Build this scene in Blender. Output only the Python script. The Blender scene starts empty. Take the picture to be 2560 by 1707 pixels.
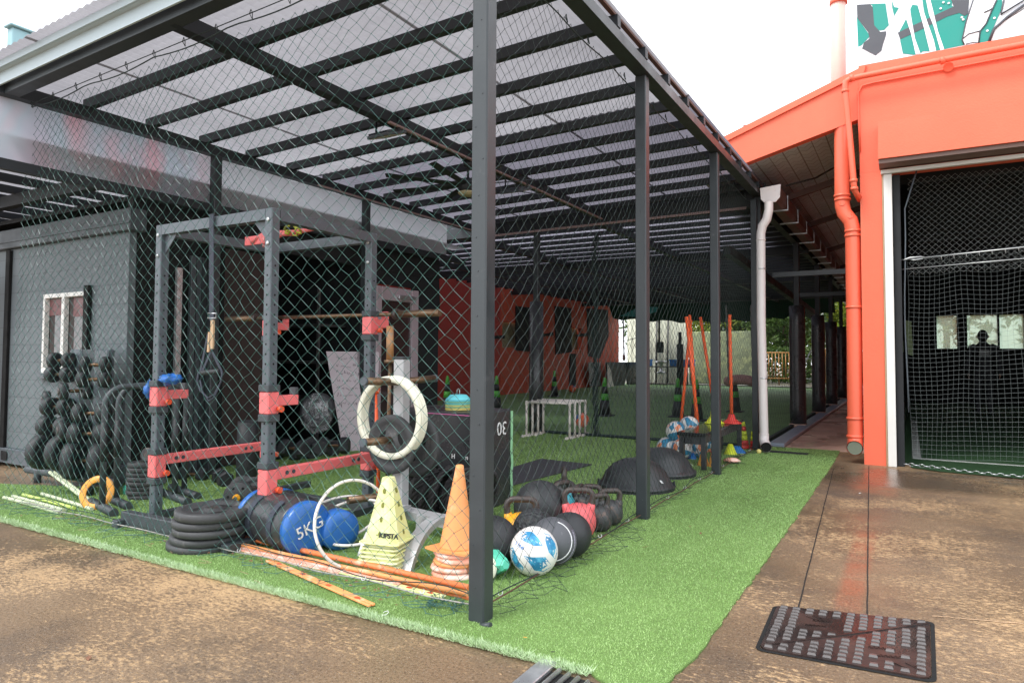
import bpy, math, random
import numpy as np
from mathutils import Vector, Matrix, Euler, noise as mnoise
random.seed(7); rng=np.random.default_rng(7)
R=math.radians; PI=math.pi
S=bpy.context.scene; COL=S.collection
# ---------------------------------------------------------------- camera
FOC=1690.; YAW=30.4013; PITCH=2.3; ROLL=0.3; CY0=822.93; CAMH=1.1
_y,_p,_r=R(YAW),R(PITCH),R(ROLL)
_F=Vector((-math.sin(_y)*math.cos(_p),math.cos(_y)*math.cos(_p),math.sin(_p)))
_R0=Vector((math.cos(_y),math.sin(_y),0)); _U0=_R0.cross(_F)
_R=_R0*math.cos(_r)+_U0*math.sin(_r); _U=-_R0*math.sin(_r)+_U0*math.cos(_r)
cam=bpy.data.cameras.new('camera'); co=bpy.data.objects.new('camera',cam); COL.objects.link(co)
co.matrix_world=Matrix(((_R.x,_U.x,-_F.x,0),(_R.y,_U.y,-_F.y,0),(_R.z,_U.z,-_F.z,CAMH),(0,0,0,1)))
cam.sensor_width=36; cam.lens=36*FOC/2560; cam.shift_y=-(853.5-CY0)/2560; cam.clip_end=600; cam.clip_start=.05
S.camera=co
def G(px,py,z=0.):                     # where a sight line from the camera meets a level z
    d=_F*FOC+_R*(px-1280)-_U*(py-CY0); t=(z-CAMH)/d.z; return Vector((d.x*t,d.y*t,z))
def GY(px,py,y):
    d=_F*FOC+_R*(px-1280)-_U*(py-CY0); t=y/d.y; return Vector((d.x*t,y,CAMH+d.z*t))
def GX(px,py,x):
    d=_F*FOC+_R*(px-1280)-_U*(py-CY0); t=x/d.x; return Vector((x,d.y*t,CAMH+d.z*t))
# ---------------------------------------------------------------- light
W=bpy.data.worlds.new('World'); S.world=W; W.use_nodes=True
nt=W.node_tree; nt.nodes.clear()
sky=nt.nodes.new('ShaderNodeTexSky'); sky.sky_type='NISHITA'; sky.sun_disc=False
SUN_EL,SUN_AZ=R(52),R(205)
sky.sun_elevation=SUN_EL; sky.sun_rotation=SUN_AZ
mx=nt.nodes.new('ShaderNodeMixRGB'); mx.inputs[0].default_value=.88; mx.inputs[2].default_value=(10.5,10.9,11.4,1)
bg=nt.nodes.new('ShaderNodeBackground'); bg.inputs[1].default_value=.12
wo=nt.nodes.new('ShaderNodeOutputWorld')
nt.links.new(sky.outputs[0],mx.inputs[1]); nt.links.new(mx.outputs[0],bg.inputs[0]); nt.links.new(bg.outputs[0],wo.inputs[0])
sl=bpy.data.lights.new('sun','SUN'); sl.energy=1.2; sl.angle=R(18); sl.color=(1,.97,.93)
so=bpy.data.objects.new('sun',sl); COL.objects.link(so)
_sd=Vector((math.sin(SUN_AZ)*math.cos(SUN_EL),math.cos(SUN_AZ)*math.cos(SUN_EL),math.sin(SUN_EL)))
so.rotation_euler=_sd.to_track_quat('Z','Y').to_euler(); so.location=(0,-5,12)
S.view_settings.view_transform='Standard'; S.view_settings.look='None'; S.view_settings.gamma=1
S.view_settings.exposure=.95; S.view_settings.use_curve_mapping=False
S.cycles.max_bounces=8; S.cycles.transparent_max_bounces=16; S.cycles.use_denoising=True; S.cycles.denoising_input_passes='RGB_ALBEDO_NORMAL'; S.cycles.denoising_prefilter='ACCURATE'
# ---------------------------------------------------------------- materials
def newmat(n):
    m=bpy.data.materials.new(n); m.use_nodes=True; t=m.node_tree; t.nodes.clear()
    o=t.nodes.new('ShaderNodeOutputMaterial'); b=t.nodes.new('ShaderNodeBsdfPrincipled')
    t.links.new(b.outputs[0],o.inputs[0]); return m,t,b,o
def c4(c,k=1.): return (min(1,c[0]*k),min(1,c[1]*k),min(1,c[2]*k),1)
def nnoise(t,scale,detail=4,rough=.55,coord='Object',sc=None,dist=0):
    tc=t.nodes.new('ShaderNodeTexCoord'); n=t.nodes.new('ShaderNodeTexNoise')
    n.inputs['Scale'].default_value=scale; n.inputs['Detail'].default_value=detail; n.inputs['Roughness'].default_value=rough
    n.inputs['Distortion'].default_value=dist
    if sc:
        mp=t.nodes.new('ShaderNodeMapping'); mp.inputs['Scale'].default_value=sc
        t.links.new(tc.outputs[coord],mp.inputs[0]); t.links.new(mp.outputs[0],n.inputs['Vector'])
    else: t.links.new(tc.outputs[coord],n.inputs['Vector'])
    return n
def ramp(t,src,stops):
    r=t.nodes.new('ShaderNodeValToRGB'); e=r.color_ramp.elements
    while len(e)<len(stops): e.new(.5)
    for i,(p,c) in enumerate(stops): e[i].position=p; e[i].color=c4(c) if len(c)==3 else c
    t.links.new(src,r.inputs[0]); return r
def mix(t,fac,a,b,mode='MIX'):
    m=t.nodes.new('ShaderNodeMixRGB'); m.blend_type=mode
    for i,v in ((0,fac),(1,a),(2,b)):
        if isinstance(v,(int,float)): m.inputs[i].default_value=v
        elif isinstance(v,tuple): m.inputs[i].default_value=c4(v)
        else: t.links.new(v,m.inputs[i])
    return m.outputs[0]
def bumpn(t,b,src,st,dist=.01):
    bp=t.nodes.new('ShaderNodeBump'); bp.inputs['Strength'].default_value=st; bp.inputs['Distance'].default_value=dist
    t.links.new(src,bp.inputs['Height']); t.links.new(bp.outputs[0],b.inputs['Normal'])
def pm(n,col,rough=.5,metal=0,var=.15,scale=6,bump=.15,wear=None,wamt=.5,coat=0,sheen=0):
    m,t,b,o=newmat(n)
    ns=nnoise(t,scale,5); fine=nnoise(t,scale*14,3)
    base=mix(t,ns.outputs[0],tuple(c*(1-var) for c in col),tuple(min(1,c*(1+var)) for c in col))
    if wear:
        w=nnoise(t,scale*1.7,6,.7); wr=ramp(t,w.outputs[0],[(wamt,(0,0,0)),(wamt+.12,(1,1,1))])
        base=mix(t,wr.outputs[0],base,wear)
    t.links.new(base,b.inputs['Base Color'])
    rr=ramp(t,ns.outputs[0],[(.3,(max(0,rough-.1),)*3),(.7,(min(1,rough+.12),)*3)])
    t.links.new(rr.outputs[0],b.inputs['Roughness']); b.inputs['Metallic'].default_value=metal
    b.inputs['Coat Weight'].default_value=coat
    if bump: bumpn(t,b,fine.outputs[0],bump,.004)
    return m
def emis(n,col,st):
    m,t,b,o=newmat(n); b.inputs['Base Color'].default_value=c4(col); b.inputs['Emission Color'].default_value=c4(col); b.inputs['Emission Strength'].default_value=st; return m
M={}
M['steel']=pm('black_powdercoat_steel',(.035,.042,.046),.38,0,.25,5,.12,wear=(.07,.075,.078),wamt=.62)
M['steel_in']=pm('dark_roof_steel',(.018,.022,.026),.5,0,.2,3,.1)
M['fascia']=pm('pale_blue_grey_fascia',(.42,.50,.53),.4,0,.1,3,.05)
M['net']=pm('green_net_cord',(.045,.125,.108),.42,0,.35,2,.0)
M['netpale']=pm('pale_diamond_cord',(.34,.36,.35),.6,0,.2,20,.0)
M['netside']=pm('weathered_net_cord',(.022,.038,.035),.55,0,.3,3,.0)
M['netdark']=pm('dark_net_cord',(.012,.028,.026),.6,0,.2,20,.0)
M['netwhite']=pm('pale_net_cord',(.13,.15,.145),.6,0,.2,20,.0)
M['rope']=pm('grey_wire_rope',(.35,.33,.30),.5,.3,.3,40,.3)
M['rust_rope']=pm('rusty_wire_rope',(.12,.06,.04),.7,.2,.3,40,.3)
M['galv']=pm('galvanised_metal',(.55,.56,.57),.35,.8,.15,15,.1)
M['rackgrey']=pm('rack_grey_paint',(.085,.10,.115),.35,0,.18,7,.06,wear=(.16,.17,.18),wamt=.66)
M['rackdark']=pm('rack_dark_sleeve',(.05,.058,.065),.5,0,.15,9,.1)
M['red']=pm('rack_red_paint',(.80,.17,.17),.33,0,.12,6,.05,wear=(.75,.36,.34),wamt=.62)
M['knobred']=pm('knob_red',(.75,.09,.03),.4,0,.08,9,.05)
M['hole']=pm('hole_black',(.004,.004,.004),.9,0,.05,9,0)
M['rubber']=pm('black_rubber',(.022,.024,.027),.55,0,.3,9,.25,wear=(.06,.055,.05),wamt=.6)
M['rubber2']=pm('worn_grey_rubber',(.045,.046,.048),.6,0,.3,7,.35,wear=(.1,.095,.09),wamt=.58)
M['brownsteel']=pm('rusty_bar_steel',(.20,.13,.08),.38,.7,.35,14,.15,wear=(.12,.06,.03),wamt=.5)
M['silver']=pm('silver_powdercoat',(.46,.46,.47),.38,.25,.1,5,.06,wear=(.25,.13,.07),wamt=.74)
M['orange']=pm('faded_orange_plastic',(.80,.22,.07),.45,0,.12,6,.06,wear=(.85,.45,.30),wamt=.55)
M['conetop']=pm('sun_bleached_orange_plastic',(.86,.34,.12),.5,0,.12,4,.06,wear=(.88,.52,.32),wamt=.55)
M['pinkstack']=pm('worn_pinkish_orange_rim',(.85,.40,.28),.5,0,.12,9,.06,wear=(.86,.66,.58),wamt=.48)
M['yellow']=pm('pale_yellow_plastic',(.76,.80,.34),.45,0,.1,5,.06,wear=(.80,.82,.52),wamt=.5)
M['yellowcream']=pm('dirty_yellow_rim',(.66,.68,.38),.5,0,.15,9,.06)
M['lime']=pm('lime_stick_plastic',(.62,.78,.18),.4,0,.1,6,.03)
M['palegreen']=pm('bleached_stick_plastic',(.62,.68,.46),.45,0,.1,6,.03)
M['ringwhite']=pm('white_hoop_plastic',(.74,.70,.66),.4,0,.1,6,.04,wear=(.75,.5,.45),wamt=.62)
M['hoopcream']=pm('cream_hoop_stack',(.75,.74,.60),.4,0,.1,12,.04,wear=(.75,.45,.36),wamt=.6)
M['ringyellow']=pm('amber_plastic',(.80,.36,.05),.45,0,.08,6,.03)
M['blue']=pm('blue_vinyl',(.022,.13,.43),.32,0,.2,5,.2)
M['vinyl']=pm('black_vinyl',(.04,.041,.044),.3,0,.3,4,.3,wear=(.09,.085,.085),wamt=.6)
M['white']=pm('white_print',(.78,.78,.78),.5,0,.03,9,0)
M['ink']=pm('black_print',(.02,.02,.02),.6,0,.03,9,0)
M['kb_red']=pm('chipped_red_kettlebell',(.70,.12,.13),.45,0,.12,8,.25,wear=(.18,.05,.06),wamt=.64)
M['kb_yellow']=pm('yellow_kettlebell',(.80,.38,.02),.42,0,.1,8,.2,wear=(.4,.25,.1),wamt=.68)
M['kb_teal']=pm('teal_kettlebell',(.04,.30,.36),.42,0,.1,8,.2)
M['iron']=pm('cast_iron',(.065,.066,.068),.5,.3,.3,10,.35,wear=(.16,.11,.09),wamt=.55)
M['handle']=pm('worn_iron_handle',(.07,.055,.05),.42,.3,.3,20,.2)
M['plastic_white']=pm('white_pvc',(.74,.68,.62),.4,0,.08,4,.03)
M['pipe_white']=pm('painted_white_pvc',(.76,.70,.68),.42,0,.06,3,.03,wear=(.62,.52,.48),wamt=.66)
M['mat']=pm('dark_grey_mat',(.055,.055,.062),.7,0,.15,40,.2)
M['bosu']=pm('black_dome_plastic',(.035,.037,.04),.42,0,.25,6,.1,wear=(.08,.08,.08),wamt=.6)
M['bandpink']=pm('magenta_band',(.55,.12,.30),.6,0,.1,6,0)
M['bandgreen']=pm('mint_band',(.30,.60,.34),.6,0,.1,6,0)
M['discblue']=pm('turquoise_disc',(.15,.62,.68),.5,0,.08,6,0)
M['discyellow']=pm('yellow_disc',(.72,.62,.20),.5,0,.08,6,0)
M['discgreen']=pm('green_disc',(.30,.60,.35),.5,0,.08,6,0)
M['neon']=pm('neon_yellow_plastic',(.75,.85,.04),.45,0,.06,6,0)
M['redplastic']=pm('bright_red_plastic',(.72,.05,.04),.45,0,.06,6,0)
M['blueplastic']=pm('bright_blue_plastic',(.03,.20,.58),.45,0,.06,6,0)
M['polered']=pm('fluorescent_orange_pole',(.95,.14,.04),.4,0,.05,6,0)
M['mint']=pm('mint_green_plastic',(.10,.55,.38),.4,0,.1,6,.05)
M['strap']=pm('navy_webbing',(.035,.042,.06),.7,0,.15,60,.3)
M['wood']=pm('pale_timber',(.50,.34,.20),.6,0,.2,9,.2)
M['cabin']=None
M['darkwall']=pm('black_painted_wall',(.012,.013,.015),.75,0,.25,2,.1)
M['browndoor']=pm('dark_brown_panel',(.035,.02,.018),.6,0,.25,4,.1)
M['redwall']=pm('dark_red_paint',(.46,.050,.038),.6,0,.2,2,.1)
M['orangewall2']=pm('orange_red_paint',(.58,.085,.038),.6,0,.2,2,.1)
M['doorpink']=pm('pinkish_white_aluminium',(.50,.40,.44),.4,.1,.06,3,0)
M['green_ref']=pm('green_reflective_band',(.10,.42,.06),.4,0,.2,12,0)
M['marquee']=pm('cream_canvas',(.72,.74,.60),.8,0,.06,2,.1)
M['galvdark']=pm('old_gutter_brown',(.16,.09,.075),.5,0,.2,6,.1)
M['corr']=pm('white_corr_wall',(.6,.62,.6),.6,0,.1,3,0)
M['skin']=pm('skin',(.30,.17,.12),.6,0,.05,6,0)
M['darkcloth']=pm('dark_cloth',(.02,.02,.024),.85,0,.15,12,.2)
M['hair']=pm('dark_hair',(.012,.01,.009),.7,0,.1,20,.2)
M['greyprint']=pm('grey_print',(.20,.20,.20),.8,0,.1,9,0)
M['leafbrown']=pm('dry_leaf',(.20,.09,.05),.7,0,.3,30,.2)
M['twig']=pm('dry_twig',(.30,.20,.12),.8,0,.3,30,.2)
M['railorange']=pm('orange_rail_paint',(.55,.27,.08),.5,0,.1,6,0)
M['tealpatch']=pm('teal_sheet',(.06,.35,.33),.6,0,.2,3,0)
M['alum']=pm('white_aluminium',(.72,.70,.66),.4,0,.08,6,.03,wear=(.5,.42,.36),wamt=.68)
# orange painted render
def orange_wall():
    m,t,b,o=newmat('coral_orange_render')
    n=nnoise(t,1.6,6,.6); f=nnoise(t,55,5,.6); st=nnoise(t,1,5,.6,sc=(9,9,.8))
    base=mix(t,n.outputs[0],(.79,.118,.054),(.87,.168,.086))
    sr=ramp(t,st.outputs[0],[(.58,(0,0,0)),(.8,(.35,)*3)])
    base=mix(t,sr.outputs[0],base,(.62,.13,.07))
    sp=nnoise(t,28,2); spr=ramp(t,sp.outputs[0],[(.74,(0,0,0)),(.77,(.6,)*3)])
    base=mix(t,spr.outputs[0],base,(.5,.10,.06))
    t.links.new(base,b.inputs['Base Color']); b.inputs['Roughness'].default_value=.55
    bumpn(t,b,f.outputs[0],.35,.006); return m
M['coral']=orange_wall()
M['coralpipe']=pm('coral_pipe_paint',(.84,.145,.075),.38,0,.08,3,.05)
M['lipbrown']=pm('brown_hood_lip',(.17,.105,.085),.6,0,.15,3,.05)
def concrete(name,wet=True):
    m,t,b,o=newmat(name)
    big=nnoise(t,.45,4,.6); mid=nnoise(t,3.2,10,.78,sc=(1,1.5,1)); fine=nnoise(t,42,8,.75,sc=(.7,1.3,1)); grain=nnoise(t,80,5,.8); reg=nnoise(t,.8,3,.5)
    base=ramp(t,big.outputs[0],[(.34,(.115,.077,.047)),(.5,(.185,.122,.073)),(.68,(.30,.205,.125))]).outputs[0]
    comb=mix(t,.68,mid.outputs[0],fine.outputs[0]); comb=mix(t,.30,comb,reg.outputs[0])
    blot=ramp(t,comb,[(.505,(0,0,0)),(.56,(.8,)*3)])
    base=mix(t,blot.outputs[0],base,(.58,.38,.20))
    dk=nnoise(t,1.1,8,.75); dkr=ramp(t,dk.outputs[0],[(.50,(0,0,0)),(.66,(.65,)*3)])
    base=mix(t,dkr.outputs[0],base,(.080,.062,.050))
    tc=t.nodes.new('ShaderNodeTexCoord'); sp=t.nodes.new('ShaderNodeSeparateXYZ'); t.links.new(tc.outputs['Object'],sp.inputs[0])
    def band(src,c,hw,soft):
        a=t.nodes.new('ShaderNodeMath'); a.operation='SUBTRACT'; t.links.new(src,a.inputs[0]); a.inputs[1].default_value=c
        q=t.nodes.new('ShaderNodeMath'); q.operation='ABSOLUTE'; t.links.new(a.outputs[0],q.inputs[0])
        r_=t.nodes.new('ShaderNodeMapRange'); r_.interpolation_type='SMOOTHSTEP'; t.links.new(q.outputs[0],r_.inputs[0]); r_.inputs[1].default_value=hw; r_.inputs[2].default_value=hw+soft; r_.inputs[3].default_value=1; r_.inputs[4].default_value=0; return r_.outputs[0]
    def mul(a,c):
        m_=t.nodes.new('ShaderNodeMath'); m_.operation='MULTIPLY'
        for i,v in enumerate((a,c)):
            if isinstance(v,(int,float)): m_.inputs[i].default_value=v
            else: t.links.new(v,m_.inputs[i])
        return m_.outputs[0]
    sn=ramp(t,nnoise(t,5,7,.75).outputs[0],[(.35,(.15,)*3),(.62,(.8,)*3)]).outputs[0]
    st=mul(mul(band(sp.outputs[0],-.25,.03,.05),band(sp.outputs[1],4.1,.65,.25)),sn)
    base=mix(t,st,base,(.34,.115,.06))
    st2=mul(mul(band(sp.outputs[0],-.27,.10,.12),band(sp.outputs[1],7.0,.4,.6)),sn); base=mix(t,st2,base,(.34,.12,.06))
    wet=mul(band(sp.outputs[1],7.3,.35,.5),ramp(t,nnoise(t,1.4,4,.6).outputs[0],[(.35,(.2,)*3),(.6,(.9,)*3)]).outputs[0]); base=mix(t,mul(wet,.7),base,(.075,.052,.038))
    gr=ramp(t,grain.outputs[0],[(.36,(.42,)*3),(.52,(.95,)*3),(.72,(1.,)*3)])
    base=mix(t,1.,base,gr.outputs[0],'MULTIPLY')
    gl=nnoise(t,110,3,.7); glr=ramp(t,gl.outputs[0],[(.58,(0,0,0)),(.66,(.4,)*3)]); base=mix(t,glr.outputs[0],base,(.42,.36,.30))
    t.links.new(base,b.inputs['Base Color'])
    wr=ramp(t,nnoise(t,.6,3,.5).outputs[0],[(.42,(.32,)*3),(.60,(.62,)*3)])
    rr=mix(t,blot.outputs[0],wr.outputs[0],(.7,.7,.7))
    rr=mix(t,wet,rr,(.12,.12,.12)); t.links.new(rr,b.inputs['Roughness']); b.inputs['Specular IOR Level'].default_value=.38
    bumpn(t,b,mix(t,.6,grain.outputs[0],fine.outputs[0]),.7,.003)
    return m
M['concrete']=concrete('wet_brown_concrete')
def pathmat():
    m,t,b,o=newmat('tan_concrete_path')
    n=nnoise(t,1.5,7,.65); g=nnoise(t,60,4)
    r=ramp(t,n.outputs[0],[(.35,(.42,.27,.20)),(.6,(.66,.47,.37))])
    t.links.new(r.outputs[0],b.inputs['Base Color'])
    w=ramp(t,nnoise(t,.8,3).outputs[0],[(.42,(.18,)*3),(.6,(.6,)*3)]); t.links.new(w.outputs[0],b.inputs['Roughness'])
    bumpn(t,b,g.outputs[0],.2,.003); return m
M['path']=pathmat()
def turfmat(name,dark,light,sc=1.):
    m,t,b,o=newmat(name)
    n=nnoise(t,1.3*sc,5,.6); f=nnoise(t,160,4,.7); 
    r=ramp(t,n.outputs[0],[(.3,dark),(.7,light)])
    fr=ramp(t,f.outputs[0],[(.3,(.45,)*3),(.62,(1,)*3)])
    t.links.new(mix(t,1.,r.outputs[0],fr.outputs[0],'MULTIPLY'),b.inputs['Base Color'])
    b.inputs['Roughness'].default_value=.7; bumpn(t,b,f.outputs[0],.8,.01); return m
M['turf']=turfmat('artificial_turf_backing',(.15,.27,.06),(.21,.36,.09))
M['turf2']=turfmat('field_turf',(.15,.29,.10),(.23,.42,.15))
def blademat(name,a,b_,c):
    m,t,b,o=newmat(name)
    n=nnoise(t,1.6,4,.6,sc=(1.6,.5,1)); f=nnoise(t,120,2,.5)
    base=ramp(t,n.outputs[0],[(.35,a),(.6,b_)]).outputs[0]
    fr=ramp(t,f.outputs[0],[(.45,(0,0,0)),(.65,(.8,)*3)])
    t.links.new(mix(t,fr.outputs[0],base,c),b.inputs['Base Color'])
    b.inputs['Roughness'].default_value=.42; b.inputs['Specular IOR Level'].default_value=.45
    return m
M['blade']=blademat('turf_fibre',(.20,.37,.085),(.36,.55,.19),(.44,.62,.26))
M['blade_edge']=blademat('pale_turf_fibre',(.40,.56,.28),(.50,.66,.38),(.64,.76,.52))
def sheetmat(name,col,tr,streak=.1):
    m,t,b,o=newmat(name)
    wv=nnoise(t,1,6,.7,sc=(.5,34,1)); cl=nnoise(t,.9,6,.65)
    base=mix(t,wv.outputs[0],tuple(c*(1-streak) for c in col),col)
    base=mix(t,ramp(t,cl.outputs[0],[(.40,(0,0,0)),(.68,(1,1,1))]).outputs[0],base,tuple(c*.66 for c in col))
    t.links.new(base,b.inputs['Base Color']); b.inputs['Roughness'].default_value=.35
    tl=t.nodes.new('ShaderNodeBsdfTranslucent'); t.links.new(base,tl.inputs[0])
    ms=t.nodes.new('ShaderNodeMixShader'); ms.inputs[0].default_value=tr
    t.links.new(b.outputs[0],ms.inputs[1]); t.links.new(tl.outputs[0],ms.inputs[2]); t.links.new(ms.outputs[0],o.inputs[0])
    bumpn(t,b,wv.outputs[0],.3,.004); return m
M['sheet']=sheetmat('translucent_polycarbonate',(.40,.385,.41),.5,.34)
M['sheetb']=sheetmat('dirty_dimmed_polycarbonate',(.23,.215,.255),.5,.36)  # darker copy: dirt, plus duller light at the shallow viewing angle, in the colour
M['sheet2']=sheetmat('dusty_polycarbonate',(.30,.285,.34),.5,.2)
M['sheet3']=sheetmat('grey_side_polycarbonate',(.36,.35,.39),.5,.15)
def sidesheet():
    m,t,b,o=newmat('haze_reflection_polycarbonate')
    tc=t.nodes.new('ShaderNodeTexCoord'); n=nnoise(t,1,3,.5,sc=(1,1.6,.9))
    sep=t.nodes.new('ShaderNodeSeparateXYZ'); t.links.new(tc.outputs['Object'],sep.inputs[0])
    r=ramp(t,n.outputs[0],[(.34,(.62,.34,.39)),(.47,(.55,.50,.58)),(.58,(.45,.50,.56)),(.70,(.62,.38,.43))])  # pink and blue haze reflection painted into the sheet colour
    mr=t.nodes.new('ShaderNodeMapRange'); t.links.new(sep.outputs[1],mr.inputs[0])
    mr.inputs[1].default_value=1.2; mr.inputs[2].default_value=1.7
    base=mix(t,mr.outputs[0],r.outputs[0],(.55,.55,.58))
    t.links.new(base,b.inputs['Base Color']); b.inputs['Roughness'].default_value=.3
    tl=t.nodes.new('ShaderNodeBsdfTranslucent'); t.links.new(base,tl.inputs[0])
    ms=t.nodes.new('ShaderNodeMixShader'); ms.inputs[0].default_value=.55
    t.links.new(b.outputs[0],ms.inputs[1]); t.links.new(tl.outputs[0],ms.inputs[2]); t.links.new(ms.outputs[0],o.inputs[0]); return m
M['sidesheet']=sidesheet()
def cabinmat():
    m,t,b,o=newmat('grey_fibre_cement_boards')
    br=t.nodes.new('ShaderNodeTexBrick'); tc=t.nodes.new('ShaderNodeTexCoord'); mp=t.nodes.new('ShaderNodeMapping')
    mp.inputs['Rotation'].default_value=(R(90),0,0)
    t.links.new(tc.outputs['Object'],mp.inputs[0]); t.links.new(mp.outputs[0],br.inputs['Vector'])
    br.inputs['Scale'].default_value=1; br.inputs['Brick Width'].default_value=1.25; br.inputs['Row Height'].default_value=.17; br.inputs['Mortar Size'].default_value=.003
    br.inputs['Color1'].default_value=(.10,.118,.128,1); br.inputs['Color2'].default_value=(.118,.138,.148,1); br.inputs['Mortar'].default_value=(.05,.055,.06,1)
    n=nnoise(t,2,6,.6); base=mix(t,.35,br.outputs[0],mix(t,n.outputs[0],(.08,.095,.105),(.17,.19,.20)))
    t.links.new(base,b.inputs['Base Color']); b.inputs['Roughness'].default_value=.6; bumpn(t,b,br.outputs['Fac'],-.3,.006); return m
M['cabin']=cabinmat()
def foil():
    m,t,b,o=newmat('silver_foil_insulation')
    n=nnoise(t,1.2,6,.6); w=t.nodes.new('ShaderNodeTexBrick'); tc=t.nodes.new('ShaderNodeTexCoord')
    t.links.new(tc.outputs['Object'],w.inputs['Vector']); w.inputs['Scale'].default_value=1; w.offset=0
    w.inputs['Brick Width'].default_value=.15; w.inputs['Row Height'].default_value=.15; w.inputs['Mortar Size'].default_value=.006
    w.inputs['Color1'].default_value=(.78,.90,.95,1); w.inputs['Color2'].default_value=(.66,.78,.83,1); w.inputs['Mortar'].default_value=(.06,.05,.05,1)
    base=mix(t,.4,w.outputs[0],ramp(t,n.outputs[0],[(.4,(.42,.48,.50)),(.65,(.80,.92,.96))]).outputs[0])
    t.links.new(base,b.inputs['Base Color']); b.inputs['Metallic'].default_value=.1; b.inputs['Roughness'].default_value=.4
    bumpn(t,b,nnoise(t,14,5,.6).outputs[0],.9,.02); return m
M['foil']=foil()
def glassmat():
    m,t,b,o=newmat('window_glass'); b.inputs['Base Color'].default_value=(.05,.035,.035,1); b.inputs['Roughness'].default_value=.06; b.inputs['Specular IOR Level'].default_value=.8; return m
M['glass']=glassmat()
def leafmat(n,a,b_,c):
    m,t,b,o=newmat(n); ns=nnoise(t,1.1,4,.6); f=nnoise(t,9,3)
    base=ramp(t,mix(t,.4,ns.outputs[0],f.outputs[0]),[(.38,a),(.5,b_),(.62,c)]).outputs[0]
    t.links.new(base,b.inputs['Base Color']); b.inputs['Roughness'].default_value=.5
    tl=t.nodes.new('ShaderNodeBsdfTranslucent'); t.links.new(base,tl.inputs[0])
    ms=t.nodes.new('ShaderNodeMixShader'); ms.inputs[0].default_value=.4
    t.links.new(b.outputs[0],ms.inputs[1]); t.links.new(tl.outputs[0],ms.inputs[2]); t.links.new(ms.outputs[0],o.inputs[0]); return m
M['leaf']=leafmat('tree_leaf',(.03,.07,.015),(.07,.13,.025),(.13,.19,.04))
M['leafy']=leafmat('yellow_green_leaf',(.09,.15,.01),(.20,.26,.02),(.34,.36,.04))
M['bark']=pm('bark',(.10,.07,.05),.8,0,.3,6,.5)
def iron_cover():
    m,t,b,o=newmat('wet_rusty_cast_iron'); n=nnoise(t,5,6,.65)
    r=ramp(t,n.outputs[0],[(.35,(.028,.025,.025)),(.55,(.062,.040,.035)),(.7,(.11,.062,.05))])
    t.links.new(r.outputs[0],b.inputs['Base Color']); b.inputs['Metallic'].default_value=.35
    rr=ramp(t,nnoise(t,3,3).outputs[0],[(.4,(.12,)*3),(.65,(.38,)*3)]); t.links.new(rr.outputs[0],b.inputs['Roughness'])
    bumpn(t,b,nnoise(t,90,3).outputs[0],.3,.003); return m
M['cover']=iron_cover()
def clearbag():
    m,t,b,o=newmat('crumpled_clear_film'); b.inputs['Base Color'].default_value=(.8,.8,.82,1); b.inputs['Roughness'].default_value=.15
    tr=t.nodes.new('ShaderNodeBsdfTransparent'); ms=t.nodes.new('ShaderNodeMixShader')
    r=ramp(t,nnoise(t,9,6,.7,dist=1.).outputs[0],[(.45,(.04,)*3),(.7,(.55,)*3)])
    t.links.new(r.outputs[0],ms.inputs[0]); t.links.new(tr.outputs[0],ms.inputs[1]); t.links.new(b.outputs[0],ms.inputs[2]); t.links.new(ms.outputs[0],o.inputs[0]); return m
M['film']=clearbag()
def ballmat(name,c1,c2,c3=None,sc=4.2):
    m,t,b,o=newmat(name); tc=t.nodes.new('ShaderNodeTexCoord'); v=t.nodes.new('ShaderNodeTexVoronoi'); v.inputs['Scale'].default_value=sc*2
    mp=t.nodes.new('ShaderNodeMapping'); mp.inputs['Scale'].default_value=(1,.62,1.3); mp.inputs['Rotation'].default_value=(.5,.7,.3)
    t.links.new(tc.outputs['Object'],mp.inputs[0]); t.links.new(mp.outputs[0],v.inputs['Vector'])
    sep=t.nodes.new('ShaderNodeSeparateColor'); t.links.new(v.outputs['Color'],sep.inputs[0])
    f=ramp(t,sep.outputs[0],[(.52,(0,0,0)),(.54,(1,1,1))]); n=nnoise(t,20,5,.6)
    base=mix(t,f.outputs[0],c1,mix(t,n.outputs[0],c2,tuple(x*.5 for x in c2)))
    if c3:
        g=ramp(t,sep.outputs[1],[(.90,(0,0,0)),(.92,(1,1,1))]); base=mix(t,g.outputs[0],base,c3)
    t.links.new(base,b.inputs['Base Color']); b.inputs['Roughness'].default_value=.35; return m
M['ballpat']=ballmat('white_blue_orange_football',(.70,.68,.66),(.05,.30,.50),(.75,.25,.12),sc=9)
M['ballor']=ballmat('orange_blue_football',(.85,.16,.06),(.10,.20,.45),(.7,.3,.25))
M['ballwhite']=pm('white_football_panel',(.74,.71,.69),.35,0,.06,9,.1)
M['ballblue']=pm('blue_football_panel',(.03,.22,.42),.35,0,.6,16,.1,wear=(.10,.42,.62),wamt=.5)
M['balllilac']=pm('worn_lilac_panel',(.36,.33,.46),.5,0,.15,12,.2,wear=(.45,.42,.5),wamt=.55)
M['ballgrey']=pm('worn_grey_ball',(.085,.088,.10),.55,0,.2,12,.2,wear=(.15,.15,.16),wamt=.6)
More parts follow.
